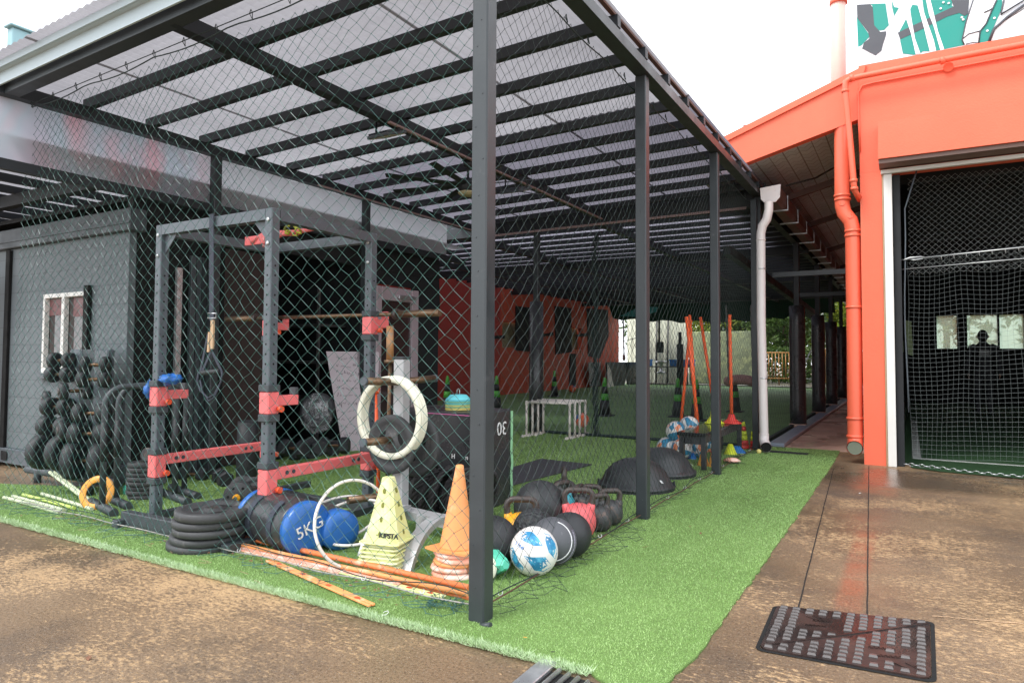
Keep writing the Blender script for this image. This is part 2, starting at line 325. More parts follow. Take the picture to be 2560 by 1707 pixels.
# ---------------------------------------------------------------- mesh builder
class MB:
    def __init__(s): s.v=[];s.f=[];s.sm=[];s.mi=[];s.cur=0
    def add(s,vs,fs,smooth=False):
        o=len(s.v); s.v.extend(vs)
        for f in fs: s.f.append(tuple(i+o for i in f)); s.sm.append(smooth); s.mi.append(s.cur)
        return s
    def mat(s,i): s.cur=i; return s
    def box(s,x0,x1,y0,y1,z0,z1,T=None):
        vs=[Vector((x,y,z)) for z in (z0,z1) for x,y in ((x0,y0),(x1,y0),(x1,y1),(x0,y1))]
        if T is not None: vs=[T@v for v in vs]
        return s.add(vs,[(3,2,1,0),(4,5,6,7),(0,1,5,4),(1,2,6,5),(2,3,7,6),(3,0,4,7)])
    def cbox(s,x0,x1,y0,y1,z0,z1,c=.004,T=None):   # box with all edges chamfered
        X=(x0,x1);Y=(y0,y1);Z=(z0,z1);vs=[];idx={}
        for ix in (0,1):
            for iy in (0,1):
                for iz in (0,1):
                    sx,sy,sz=(1-2*ix)*c,(1-2*iy)*c,(1-2*iz)*c; x,y,z=X[ix],Y[iy],Z[iz]
                    for a,p in enumerate(((x,y+sy,z+sz),(x+sx,y,z+sz),(x+sx,y+sy,z))):
                        idx[ix,iy,iz,a]=len(vs); vs.append(Vector(p))
        F=[]
        def q(*k): F.append(tuple(idx[i] for i in k))
        for a in (0,1):
            q(*[(a,)+p+(0,) for p in (((0,0),(0,1),(1,1),(1,0)) if a==0 else ((0,0),(1,0),(1,1),(0,1)))])
            q(*[(p[0],a,p[1],1) for p in (((0,0),(1,0),(1,1),(0,1)) if a==0 else ((0,0),(0,1),(1,1),(1,0)))])
            q(*[(p[0],p[1],a,2) for p in (((0,0),(0,1),(1,1),(1,0)) if a==0 else ((0,0),(1,0),(1,1),(0,1)))])
        for a in (0,1):
            for b in (0,1):
                q((a,b,0,0),(a,b,0,1),(a,b,1,1),(a,b,1,0)); q((a,0,b,0),(a,0,b,2),(a,1,b,2),(a,1,b,0)); q((0,a,b,1),(0,a,b,2),(1,a,b,2),(1,a,b,1))
                for cc in (0,1): q((a,b,cc,0),(a,b,cc,1),(a,b,cc,2))
        if T is not None: vs=[T@v for v in vs]
        return s.add(vs,F)
    def bar(s,a,b,w,h,up=(0,0,1)):
        a=Vector(a);b=Vector(b);d=(b-a).normalized();u=Vector(up);r=d.cross(u).normalized();u=r.cross(d)
        vs=[p+r*(i*w/2)+u*(j*h/2) for p in (a,b) for i,j in ((-1,-1),(1,-1),(1,1),(-1,1))]
        return s.add(vs,[(3,2,1,0),(4,5,6,7),(0,1,5,4),(1,2,6,5),(2,3,7,6),(3,0,4,7)])
    def tube(s,pts,r,n=8,closed=False,caps=True,smooth=True):
        pts=[Vector(p) for p in pts]; N=len(pts); rs=r if isinstance(r,(list,tuple)) else [r]*N
        ref=None; vs=[]
        for i,p in enumerate(pts):
            if closed: d=(pts[(i+1)%N]-pts[i-1])
            else: d=(pts[min(i+1,N-1)]-pts[max(i-1,0)])
            if d.length<1e-9: d=Vector((0,0,1))
            d.normalize()
            if ref is None:
                ref=Vector((0,0,1)) if abs(d.z)<.9 else Vector((1,0,0))
            u=(ref-d*ref.dot(d))
            if u.length<1e-4: u=Vector((1,0,0))-d*d.x
            u.normalize(); ref=u; w=d.cross(u)
            for k in range(n):
                a=2*PI*k/n; vs.append(p+u*(math.cos(a)*rs[i])+w*(math.sin(a)*rs[i]))
        fs=[]
        for i in range(N if closed else N-1):
            j=(i+1)%N
            for k in range(n): fs.append((i*n+k,i*n+(k+1)%n,j*n+(k+1)%n,j*n+k))
        s.add(vs,fs,smooth)
        if caps and not closed:
            o=len(s.v)-len(vs)
            s.f.append(tuple(o+k for k in reversed(range(n)))); s.sm.append(False); s.mi.append(s.cur)
            s.f.append(tuple(o+(N-1)*n+k for k in range(n))); s.sm.append(False); s.mi.append(s.cur)
        return s
    def lathe(s,prof,n=24,T=None,smooth=True,ell=None):
        vs=[];fs=[]
        for r,z in prof:
            for k in range(n):
                a=2*PI*k/n; vs.append(Vector((r*math.cos(a),r*math.sin(a),z)))
        for i in range(len(prof)-1):
            for k in range(n): fs.append((i*n+k,i*n+(k+1)%n,(i+1)*n+(k+1)%n,(i+1)*n+k))
        if T is not None: vs=[T@v for v in vs]
        s.add(vs,fs,smooth); o=len(s.v)-len(vs)
        if prof[0]==prof[-1]: return s
        if prof[0][0]>1e-5: s.f.append(tuple(o+k for k in reversed(range(n)))); s.sm.append(False); s.mi.append(s.cur)
        if prof[-1][0]>1e-5: s.f.append(tuple(o+(len(prof)-1)*n+k for k in range(n))); s.sm.append(False); s.mi.append(s.cur)
        return s
    def sphere(s,c,r,n=20,m=12,T=None):
        prof=[(max(1e-6,r*math.sin(PI*i/m)),-r*math.cos(PI*i/m)) for i in range(m+1)]
        TT=Matrix.Translation(Vector(c))
        return s.lathe(prof,n,TT if T is None else TT@T)
    def prism(s,poly,d0,d1,T=None,smooth=False):     # poly in local XY, extruded along local Z
        n=len(poly); vs=[Vector((x,y,d0)) for x,y in poly]+[Vector((x,y,d1)) for x,y in poly]
        if T is not None: vs=[T@v for v in vs]
        fs=[tuple(reversed(range(n))),tuple(range(n,2*n))]+[(i,(i+1)%n,n+(i+1)%n,n+i) for i in range(n)]
        return s.add(vs,fs,smooth)
    def build(s,name,mats,parent=None,local=False,origin=None):
        me=bpy.data.meshes.new(name); off=Vector((0,0,0)); inv=None
        if parent is not None and not local:
            inv=wmat(parent).inverted(); vs=[inv@Vector(v) for v in s.v]
        elif parent is None and not local:
            a=np.array([tuple(v) for v in s.v]); mn=a.min(0);mxx=a.max(0)
            off=Vector(origin) if origin is not None else Vector(((mn[0]+mxx[0])/2,(mn[1]+mxx[1])/2,mn[2]))
            vs=[Vector(v)-off for v in s.v]
        else: vs=s.v
        me.from_pydata([tuple(v) for v in vs],[],s.f)
        me.polygons.foreach_set('use_smooth',s.sm)
        if not isinstance(mats,(list,tuple)): mats=[mats]
        for m in mats: me.materials.append(M[m] if isinstance(m,str) else m)
        if len(mats)>1: me.polygons.foreach_set('material_index',s.mi)
        me.update()
        o=bpy.data.objects.new(name,me); COL.objects.link(o); o.location=off
        if parent is not None: o.parent=parent
        return o
def wmat(o):
    m=Matrix.LocRotScale(o.location,o.rotation_euler,o.scale)
    return wmat(o.parent)@m if o.parent is not None else m
def tag(o,label=None,cat=None,group=None,kind=None):
    if label: o['label']=label
    if cat: o['category']=cat
    if group: o['group']=group
    if kind: o['kind']=kind
    return o
def root(name,label,cat,loc=(0,0,0),rz=0,group=None,rot=None):
    o=bpy.data.objects.new(name,None); COL.objects.link(o); o.location=loc; o.rotation_euler=rot if rot else (0,0,rz); o.empty_display_size=.1
    return tag(o,label,cat,group)
def dup(r,loc,rz=0,label=None,rot=None,group=None):
    c=r.copy(); COL.objects.link(c); c.location=loc; c.rotation_euler=rot if rot else (0,0,rz)
    if label: c['label']=label
    if group: c['group']=group
    for ch in list(r.children):
        d=ch.copy(); COL.objects.link(d); d.parent=c
        for g in list(ch.children):
            e=g.copy(); COL.objects.link(e); e.parent=d
    return c
def text(s_,size,mat,T,name,parent,ext=.0006,bold=False):
    cu=bpy.data.curves.new('t','FONT'); cu.body=s_; cu.size=size; cu.extrude=ext; cu.align_x='CENTER'; cu.align_y='CENTER'; cu.resolution_u=3
    if bold: cu.offset=size*.018
    ob=bpy.data.objects.new('t',cu); COL.objects.link(ob)
    bpy.context.view_layer.update(); dg=bpy.context.evaluated_depsgraph_get()
    me=bpy.data.meshes.new_from_object(ob.evaluated_get(dg)); bpy.data.objects.remove(ob); bpy.data.curves.remove(cu)
    me.transform(T); me.materials.clear(); me.materials.append(M[mat]); o=bpy.data.objects.new(name,me); COL.objects.link(o)
    if parent is not None:
        me.transform(wmat(parent).inverted()); o.parent=parent
    return o
def frame(o,x,y,z=None):           # matrix from origin + axes
    x=Vector(x).normalized(); y=Vector(y); z=x.cross(y).normalized(); y=z.cross(x)
    return Matrix(((x.x,y.x,z.x,o[0]),(x.y,y.y,z.y,o[1]),(x.z,y.z,z.z,o[2]),(0,0,0,1)))
def arc(c,r,a0,a1,n,u=(1,0,0),v=(0,0,1)):
    c=Vector(c);u=Vector(u);v=Vector(v); return [c+u*(r*math.cos(a0+(a1-a0)*i/n))+v*(r*math.sin(a0+(a1-a0)*i/n)) for i in range(n+1)]
def alignz(d):
    return Vector(d).to_track_quat('Z','Y').to_matrix().to_4x4()
def TR(p,rot=(0,0,0)): return Matrix.Translation(Vector(p))@Euler(rot).to_matrix().to_4x4()
#PARTS#
# ================================================================ SETTING
def slab(name,poly,z,mat,th=.02,kind='structure'):
    b=MB(); b.prism(poly,z-th,z); return tag(b.build(name,mat,origin=(0,0,0)),kind=kind)
slab('ground',[(-70,-40),(60,-40),(60,90),(-70,90)],0,'concrete',.1)
TURF1=[(-6.75,2.19),(-3.0,2.19),(-.97,2.205),(-.74,2.06),(-.685,2.6),(-.685,5.0),(-.70,8.1),(-.72,8.9),(-1.50,8.86),(-1.5,8.68),(-5.8,8.68),(-5.8,3.12),(-6.2,2.95),(-6.75,2.72)]
_T=[]
for i in range(len(TURF1)):
    p,q=TURF1[i],TURF1[(i+1)%len(TURF1)]; n=max(1,int(math.hypot(q[0]-p[0],q[1]-p[1])/.035)) if i<8 else 1
    for k in range(n):
        w_=(0 if k==0 else rng.normal()*.004+.008*mnoise.noise(Vector((p[0]+(q[0]-p[0])*k/n,p[1]+(q[1]-p[1])*k/n,0))*3)); d=Vector((q[0]-p[0],q[1]-p[1])).normalized()
        _T.append((p[0]+(q[0]-p[0])*k/n-d.y*w_,p[1]+(q[1]-p[1])*k/n+d.x*w_))
slab('turf',_T,.008,'turf',.008)
slab('field',[(-10.2,8.69),(-1.53,8.69),(-1.53,26.5),(-10.2,26.5)],.006,'turf2',.006)
slab('path',[(-1.33,8.88),(-.39,8.88),(-.39,30),(-1.33,30)],.006,'path',.006)
b=MB(); b.cbox(-1.52,-1.335,8.9,30,0,.05,.008); tag(b.build('kerb',pm('bluish_painted_kerb',(.24,.28,.34),.35,0,.2,5,.1)),kind='structure')
slab('field_edge',[(-12,26.51),(-.3,26.51),(-.3,27.0),(-12,27.0)],.05,pm('pale_kerb_concrete',(.40,.38,.34),.7,0,.1,5,.1),.05)
slab('yard',[(-16,27.01),(8,27.01),(8,45),(-16,45)],.007,pm('yard_ground',(.10,.09,.06),.8,0,.3,3,.2),.007)
# saw cuts in the concrete
b=MB()
def strip(b,pts,w,z):
    for i in range(len(pts)-1):
        p,q=Vector(pts[i]+(0,)),Vector(pts[i+1]+(0,)); d=(q-p).normalized(); n=Vector((-d.y,d.x,0))*w/2
        b.add([Vector((*(p-n).xy,z)),Vector((*(q-n).xy,z)),Vector((*(q+n).xy,z)),Vector((*(p+n).xy,z))],[(0,1,2,3)])
for xa,ya,xb,yb in ((-.665,7.5,-.435,3.22),(-.37,7.85,-.165,3.18)):
    pts=[(xa+(xb-xa)*i/30+rng.normal()*.0009,ya+(yb-ya)*i/30) for i in range(31)]; strip(b,pts,.006,.003)
tag(b.build('ground_joint',pm('dark_joint',(.015,.012,.01),.9,0,.1,9,0),origin=(0,0,0)),kind='structure')  # one even dark colour along the cuts
b=MB(); a=G(2330,1540); c=G(2560,1560)
strip(b,[tuple((a+(c-a)*t/16).xy+Vector((0,rng.normal()*.004))) for t in range(17)],.007,.003)
tag(b.build('ground_crack',pm('crack_efflorescence',(.50,.33,.2),.9,0,.1,9,0),origin=(0,0,0)),kind='structure')
# turf fibres: real blades, denser close to the camera
def inpoly(x,y,P):
    ins=np.zeros(len(x),bool); j=len(P)-1
    for i in range(len(P)):
        xi,yi=P[i];xj,yj=P[j]
        c=((yi>y)!=(yj>y))&(x<(xj-xi)*(y-yi)/(yj-yi+1e-12)+xi); ins^=c; j=i
    return ins
def blades(name,poly,n,h,w,mat,lean=(.0,.0),label='',edge=None,z0=.006,jit=.5):
    P=np.array(poly); x=rng.uniform(P[:,0].min(),P[:,0].max(),n*2); y=rng.uniform(P[:,1].min(),P[:,1].max(),n*2)
    d=np.hypot(x,y); keep=inpoly(x,y,poly)&(rng.random(len(x))<np.clip((3.3/d)**1.5,0.05,1))
    x=x[keep][:n];y=y[keep][:n]; d=d[keep][:n]; k=len(x)
    hh=h*rng.uniform(.6,1.15,k); ww=w*np.clip(d/3.2,1,2.4)*rng.uniform(.7,1.2,k); a=rng.uniform(0,2*PI,k); lx=lean[0]+rng.normal(0,h*jit,k); ly=lean[1]+rng.normal(0,h*jit,k)
    v=np.empty((k,3,3)); ca,sa=np.cos(a)*ww/2,np.sin(a)*ww/2
    v[:,0]=np.stack([x-ca,y-sa,np.full(k,z0)],1); v[:,1]=np.stack([x+ca,y+sa,np.full(k,z0)],1); v[:,2]=np.stack([x+lx,y+ly,z0+hh],1)
    me=bpy.data.meshes.new(name); me.vertices.add(3*k); me.vertices.foreach_set('co',v.reshape(-1)); me.loops.add(3*k); me.loops.foreach_set('vertex_index',np.arange(3*k,dtype=np.int32))
    me.polygons.add(k); me.polygons.foreach_set('loop_start',np.arange(0,3*k,3,dtype=np.int32)); me.polygons.foreach_set('loop_total',np.full(k,3,dtype=np.int32)); me.materials.append(M[mat]); me.update(calc_edges=True)
    o=bpy.data.objects.new(name,me); COL.objects.link(o); return tag(o,label,'grass',kind='stuff')
blades('turf_fibres',TURF1,520000,.0085,.0030,'blade',label='short green fibres of the artificial turf around and inside the netted cage')
EDGE=[(-6.75,2.155),(-3.0,2.155),(-.97,2.17),(-.96,2.215),(-3.0,2.205),(-6.75,2.205)]
blades('turf_edge_fibres',EDGE,15000,.024,.0038,'blade_edge',lean=(0.,-.010),jit=.6,label='pale frayed fibres along the cut front edge of the turf')

# ================================================================ FRONT CANOPY
zb=lambda x:3.05+(x+1.55)*.024
CAN=root('steel_canopy','large black steel carport with translucent roof sheets standing over the netted gym cage','canopy',(-1.555,2.405,0))
def post(x,y,z1,par,w=.078,z0=-.01,mat='steel'):
    b=MB(); b.cbox(x-w/2,x+w/2,y-w/2,y+w/2,z0,z1,.006)
    if w>.07 and mat=='steel':
        for k in range(int(z1/.16)):                # screw heads up the side faces
            z=.15+k*.16+rng.uniform(-.03,.03)
            b.lathe([(.004,0),(.003,.002)],6,Matrix.Translation((x+rng.uniform(-.02,.02),y-w/2,z))@Matrix.Rotation(R(90),4,'X'))
    return b.build('post',mat,par)
SP=[(-1.555,2.405),(-1.575,4.46),(-1.575,6.49),(-1.555,8.56)]
for x,y in SP: post(x,y,3.05,CAN)
for x,y,z in ((-6.02,2.36,2.95),(-5.54,3.98,2.95),(-5.54,6.0,2.95)): post(x,y,z,CAN)
b=MB(); b.lathe([(.013,0),(.013,.05)],8,TR((-1.525,2.36,.0))@Matrix.Rotation(R(75),4,'Y')); b.build('foot_bolt','steel',CAN)
def beam(name,a,c,w,h,par,mat='steel_in'):
    b=MB(); b.bar(a,c,w,h); return b.build(name,mat,par)
beam('side_beam',(-1.56,2.2,3.085),(-1.56,8.62,3.085),.10,.07,CAN,'steel')
beam('rafter',(-3.65,2.3,zb(-3.65)+.04),(-3.65,8.55,zb(-3.65)+.04),.09,.09,CAN)
beam('side_beam',(-5.56,2.2,zb(-5.56)+.04),(-5.56,8.55,zb(-5.56)+.04),.09,.09,CAN)
beam('header_beam',(-5.7,2.30,zb(-5.7)+.04),(-1.62,2.30,zb(-1.62)+.04),.09,.09,CAN,'steel')
beam('cross_beam',(-9.9,8.66,2.99),(-1.6,8.66,3.03),.09,.16,CAN)
for k in range(12):
    y=2.86+k*.508
    b=MB(); b.bar((-5.62,y,zb(-5.62)+.125),(-1.515,y,zb(-1.515)+.125),.052,.075); b.build('purlin','steel_in',CAN)
# roof sheets: ribbed skins, one per 0.86 m bay, slightly lapped
def ribsheet(x0,x1,y0,y1,zf,mat,par,name='roof_sheet',rib=.076,amp=.006,off=0):
    b=MB(); n=int((x1-x0)/(rib/2)); xs=[x0+(x1-x0)*i/n for i in range(n+1)]; vs=[];fs=[]
    for i,x in enumerate(xs):
        z=zf(x)+(amp if i%2 else -amp)+off
        vs+= [Vector((x,y0,z)),Vector((x,y1,z))]
    for i in range(n): fs.append((2*i,2*i+2,2*i+3,2*i+1))
    b.add(vs,fs); o=b.build(name,mat,par); return o
xs=[-6.0,-4.9,-3.8,-2.7,-1.53]
for i in range(4):
    ribsheet(xs[i],xs[i+1]+.02,2.10,5.42,lambda x:zb(x)+.172,'sheet',CAN,off=.003*(i%2)); ribsheet(xs[i],xs[i+1]+.02,5.38,8.75,lambda x:zb(x)+.178,'sheetb',CAN,off=.003*(i%2))
b=MB(); b.box(-10.1,-1.5,8.742,8.765,2.94,3.27); b.build('flashing','steel_in',CAN)
# fascia at the front eave: light C-section with lip, and the sheet edge above it
b=MB()
b.bar((-6.4,2.215,zb(-6.4)+.075),(-1.45,2.215,zb(-1.45)+.075),.012,.085)
b.bar((-6.4,2.20,zb(-6.4)+.121),(-1.45,2.20,zb(-1.45)+.121),.045,.007)
b.bar((-6.4,2.17,zb(-6.4)+.142),(-1.45,2.17,zb(-1.45)+.142),.010,.05)
b.build('fascia','fascia',CAN)
b=MB(); b.bar((-1.545,2.1,3.222),(-1.545,8.75,3.222),.03,.02); b.build('barge_trim','galvdark',CAN)
# side infill sheet above the low roof and its bottom rail
b=MB(); n=60; vs=[];fs=[]
for i in range(n+1):
    y=2.22+(7.72-2.22)*i/n
    vs+=[Vector((-5.62+.012*math.sin(i*1.3),y,2.50)),Vector((-5.60+.006*math.sin(i),y,zb(-5.6)-.005))]
fs=[(2*i,2*i+2,2*i+3,2*i+1) for i in range(n)]; b.add(vs,fs,True); b.build('side_sheet','sidesheet',CAN)
beam('side_rail',(-5.57,2.2,2.455),(-5.57,8.1,2.47),.06,.075,CAN)
# pinkish conduit clipped along the rafter
b=MB(); z=zb(-3.65)-.012
b.bar((-3.60,4.15,z),(-3.60,8.55,z),.028,.016); b.bar((-5.5,8.6,2.915),(-1.7,8.6,2.945),.016,.03); b.bar((-5.50,5.2,zb(-5.5)-.01),(-5.50,8.5,zb(-5.5)-.01),.02,.016)
b.build('conduit',pm('pinkish_pvc_duct',(.38,.26,.26),.5,0,.1,5,0),CAN)
# inner posts of the cage division, padded foot
post(-4.70,8.72,2.95,CAN,.08)
pd=MB(); pd.tube([(-4.70,8.72,.02),(-4.70,8.72,.7),(-4.70,8.72,1.9)],[.11,.108,.10],12); pd.build('post_pad','vinyl',CAN)
# ceiling fan
FAN=root('ceiling_fan','black ceiling fan with long thin blades hanging under the mid rafter','ceiling fan',(-3.66,5.38,2.70))
b=MB(); b.lathe([(.001,.30),(.05,.29),(.05,.235),(.012,.225),(.012,.12),(.07,.11),(.09,.06),(.085,.0),(.04,-.02),(.001,-.02)],20,TR((-3.66,5.38,2.70))); b.build('motor','steel_in',FAN)
b=MB(); b.lathe([(.001,-.035),(.07,-.033),(.095,-.012),(.095,0)],20,TR((-3.66,5.38,2.685))); b.build('light_dome',pm('cream_diffuser',(.42,.36,.22),.5,0,.05,4,0),FAN)
for k in range(8):
    a=k*PI/4+.2; d=Vector((math.cos(a),math.sin(a),0)); c=Vector((-3.66,5.38,2.745)); n_=Vector((-d.y,d.x,0))
    b=MB(); p=[c+d*.09-n_*.022,c+d*.80-n_*.034,c+d*.82,c+d*.80+n_*.028,c+d*.09+n_*.022]
    lo=[q+Vector((0,0,-.004+.02*((q-c).dot(n_)>0))) for q in p]; hi=[q+Vector((0,0,.006)) for q in lo]
    b.add(lo+hi,[(4,3,2,1,0),(5,6,7,8,9)]+[(i,(i+1)%5,5+(i+1)%5,5+i) for i in range(5)]); b.build('blade','steel_in',FAN)
def flood(p,lab,rz):
    r=root('floodlight',lab,'floodlight',p,rz,'floodlights under the canopy roof')
    T=TR((0,0,0),(R(18),R(4),0))
    b=MB(); b.cbox(-.15,.15,-.10,.10,0,.028,.006,T=T)
    for i in range(9): b.box(-.13+i*.032,-.126+i*.032,-.09,.09,.028,.045,T=T)
    b.build('housing','rackgrey',r,local=True)
    b=MB(); b.box(-.135,.135,-.085,.085,-.003,0,T=T); b.build('lens',pm('cream_lens',(.50,.44,.28),.4,0,.1,60,.3),r,local=True)
    b=MB(); b.bar((-.155,0,.01),(-.155,0,.16),.004,.02,(0,1,0)); b.bar((.155,0,.01),(.155,0,.16),.004,.02,(0,1,0)); b.bar((-.157,0,.16),(.157,0,.16),.02,.004); b.build('bracket','steel_in',r,local=True)
flood(GY(968,342,4.30),'cream floodlight hanging left of the mid rafter, nearest the camera',R(-12))
flood(GY(1290,480,6.15),'cream floodlight hanging beyond the ceiling fan, right of the rafter',R(-12))

# ================================================================ REAR CANOPY (field roof)
RC=root('field_canopy','long dark canopy over the rear field with padded posts beside the path','canopy',(-1.53,11.6,0))
def pad(x,y,z0,z1,r,par):
    b=MB(); pts=[(x+rng.normal()*.003,y,z0+(z1-z0)*i/8) for i in range(9)]
    b.tube(pts,[r*(1+rng.uniform(-.04,.04)) for _ in pts],14)
    for i in range(1,7): b.tube([(x+(r+.003)*math.cos(a),y+(r+.003)*math.sin(a),z0+(z1-z0)*i/7) for a in np.linspace(0,2*PI,15)[:-1]],.004,4,closed=True)
    return b.build('post_pad','vinyl',par)
for y in (11.6,14.45,17.05,19.8,22.6):
    post(-1.53,y,3.1,RC,.085,mat='steel_in'); pad(-1.53,y,.06,1.93,.12,RC)
    b=MB(); b.cbox(-1.65,-1.41,y-.12,y+.12,.0,.06,.005); b.build('pad_footing','path',RC)
for y in (12.5,17.0,22.0): beam('cross_beam',(-10,y,2.95),(-1.45,y,2.95),.08,.12,RC)
for x in (-1.55,-3.7,-6.0,-8.2): beam('rafter',(x,8.7,2.98),(x,26,2.98),.09,.1,RC)
for k in range(36):
    y=8.95+k*.48
    b=MB(); b.bar((-10.1,y,3.06),(-1.5,y,3.06),.055,.06); b.build('purlin','steel_in',RC)
ribsheet(-10.2,-1.47,8.70,17.5,lambda x:3.11,'sheet2',RC,rib=.15)
ribsheet(-10.2,-1.47,17.5,26.2,lambda x:3.12,sheetmat('dark_shade_sheet',(.13,.13,.15),.5,.3),RC,rib=.15)
beam('cross_bar',(-1.5,9.2,2.165),(-.55,9.2,2.165),.05,.06,RC,'steel')
beam('cross_bar',(-1.5,11.6,2.1),(-.5,11.6,2.1),.05,.06,RC,'steel_in')
for z0_,y0_,y1_ in ((2.55,9.3,17.0),(2.2,17.0,24)): beam('low_rail',(-2.1,y0_,z0_),(-1.9,y1_,z0_-.4),.10,.12,RC)
# teal lit panel and green shade cloth at the back
b=MB(); b.add([GY(1550,790,20),GY(1600,766,20),GY(1645,768,20),GY(1640,780,20),GY(1590,792,20)],[(0,1,2,3,4)]); tag(b.build('teal_sheet','tealpatch'),'small teal green sheet lit from above at the rear roof edge','shade sheet')
b=MB(); vs=[];n=24
for i in range(n+1):
    x=-9.6+(-2.0+9.6)*i/n; sag=.35*math.sin(i/n*PI)*.6+.05*math.sin(i*1.7)
    vs+=[Vector((x,23.5,3.0)),Vector((x,23.9+.1*math.sin(i),2.55-sag*(i/n<.8)))]
b.add(vs,[(2*i,2*i+2,2*i+3,2*i+1) for i in range(n)],True); tag(b.build('shade_cloth',pm('dark_green_shade_cloth',(.012,.05,.035),.9,0,.2,4,0)),'dark green shade cloth sagging below the far end of the field roof','shade cloth')

# ================================================================ LOW ROOF over the cabin
LR=root('low_canopy','low dark steel roof with translucent sheets above the grey cabin on the left','canopy',(-7.5,3.3,2.3))
b=MB(); 
for k in range(22):
    x=-5.95-k*.47; b=MB(); b.bar((x,2.35,2.66),(x,8.3,2.66),.05,.07); b.build('purlin','steel_in',LR)
for y in (3.15,4.4,5.7,7.0): beam('beam',(-16,y,2.57),(-5.65,y,2.57),.08,.11,LR)
b=MB(); b.add([Vector(p) for p in ((-16,2.3,2.70),(-5.63,2.3,2.70),(-5.63,8.3,2.70),(-16,8.3,2.70))],[(0,1,2,3)]); b.build('roof_sheet','sheet',LR)

# ================================================================ NETS
def netmesh(b,surf,nu,nv,pu,pv,r,jit=.004,u0=0.,v0=0.,knots=True,vmax=None,sides=3):
    # points on half-pitch rows; surf(u,v)->Vector; two families of zig-zag cords
    pts={}
    def P(i,j):
        k=(i,j)
        if k not in pts:
            u=u0+i*pu/2; v=v0+j*pv/2
            h=mnoise.noise_vector(Vector((u*1.7,v*1.7,.3)))*.012
            pts[k]=surf(u+rng.normal()*jit+h.x,v+rng.normal()*jit+h.y)
        return pts[k]
    vm=vmax or (lambda i:2*nv)
    for s in (1,-1):
        for i0 in range(0,2*nu+2,2):
            line=[]
            for j in range(0,2*nv+1):
                i=i0+(s if j%2 else 0)
                if 0<=i<=2*nu and j<=vm(i): line.append(P(i,j))
                else:
                    if len(line)>1: b.tube(line,r,sides,caps=False,smooth=False)
                    line=[]
            if len(line)>1: b.tube(line,r,sides,caps=False,smooth=False)
    if knots:
        k_=r*2.2
        for p in pts.values():
            b.add([p+Vector(d)*k_ for d in ((1,0,0),(-1,0,0),(0,1,0),(0,-1,0),(0,0,1),(0,0,-1))],[(0,2,4),(2,1,4),(1,3,4),(3,0,4),(2,0,5),(1,2,5),(3,1,5),(0,3,5)])
def rags(n,a,b_): return [a+(b_-a)*rng.random() for _ in range(n)]
# front net: v runs down from the top edge, then out over the turf
NET=root('front_net','dark green knotted safety net closing the front of the cage, left of the corner post','safety net',(-3.6,2.47,0))
ZT=2.93
def sfront(u,v):
    x=-5.74+u*4.08/4.14; bil=.02*math.sin(u*2.1)+.015*math.sin(u*5.3+v*2)
    if v<ZT-.03: return Vector((x,2.47+bil-.03*(v/ZT)**3,ZT-v))
    e=v-(ZT-.03); z=.03+.008*math.sin(u*23+e*30)+.006*math.sin(u*61)
    return Vector((x+.01*math.sin(u*40),2.45-e*.92-.012*math.sin(u*9),z))
rg=[int((ZT+.10+.11*abs(mnoise.noise(Vector((i*.13,0,0))))*1.6)/.0385) for i in range(240)]
b=MB(); netmesh(b,sfront,46,42,.090,.077,.0016,vmax=lambda i:rg[i]); b.build('mesh','net',NET)
b=MB(); b.tube([(-5.52+i*.1,2.455+.006*math.sin(i*.8),.034+.004*math.sin(i)) for i in range(40)],.004,6); b.build('bottom_rope','rope',NET)
b=MB(); b.tube([(-5.52+i*.1,2.50+.03*math.sin(i*.55),.05+.012*math.sin(i*.9)) for i in range(40)],.0028,5); b.build('edge_cord','netdark',NET)
b=MB(); b.tube([(-5.5+i*.1,2.42,zb(-5.5+i*.1)-.055-.025*abs(math.sin(i*.42))) for i in range(40)],.004,5)
b.tube([(-5.5+i*.1,2.42,zb(-5.5+i*.1)-.03) for i in range(40)],.003,5)
for i in range(0,40,3): b.tube([Vector((-5.5+i*.1,2.42,zb(-5.5+i*.1)-.03))+d for d in (Vector((0,0,.02)),Vector((.012,0,0)),Vector((0,.01,-.03)),Vector((-.012,0,0)))],.003,4,closed=True)
b.build('top_cord','netdark',NET)
def clips(pts,par):
    for p in pts:
        b=MB(); b.tube(arc(p,.011,0,1.6*PI,9,(0,.6,.8),(1,0,0)),.0022,5); b.build('ring_clip','galv',par)
clips([(x,2.455,.045) for x in (-5.1,-4.35,-3.72,-3.15,-2.68,-2.25,-1.9)],NET)
# bunched net at the post foot
b=MB()
for k in range(20):
    p=Vector((-1.74+rng.normal()*.055,2.44+rng.normal()*.03,.02)); pts=[p]
    for i in range(9): pts.append(pts[-1]+Vector((rng.normal()*.02,rng.normal()*.014,0))); pts[-1].z=max(.014,min(.05,.022+rng.normal()*.012))
    b.tube(pts,.0013,3,caps=False)
b.build('bunched_net','net',NET)
SN=root('side_net','dark green knotted safety net along the right side of the cage, facing the turf strip','safety net',(-1.63,5.5,0))
def sside(u,v):
    y=2.47+u; bil=.012*math.sin(u*1.9)+.01*math.sin(u*4+v*2)
    if v<ZT+.03: return Vector((-1.635+bil+.02*(v/ZT)**3,y,ZT+.06-v))
    e=v-(ZT+.03); z=.03+.008*math.sin(u*23+e*30)+.006*math.sin(u*61)
    return Vector((-1.61+e*.95+.015*math.sin(u*7),y+.01*math.sin(u*40),z))
rg2=[int((ZT+.10+.13*abs(mnoise.noise(Vector((i*.17,4,0))))*1.7+(.09 if i<40 else 0))/.0385) for i in range(240)]
b=MB(); netmesh(b,sside,70,42,.086,.077,.0014,vmax=lambda i:rg2[i]); b.build('mesh','netside',SN)
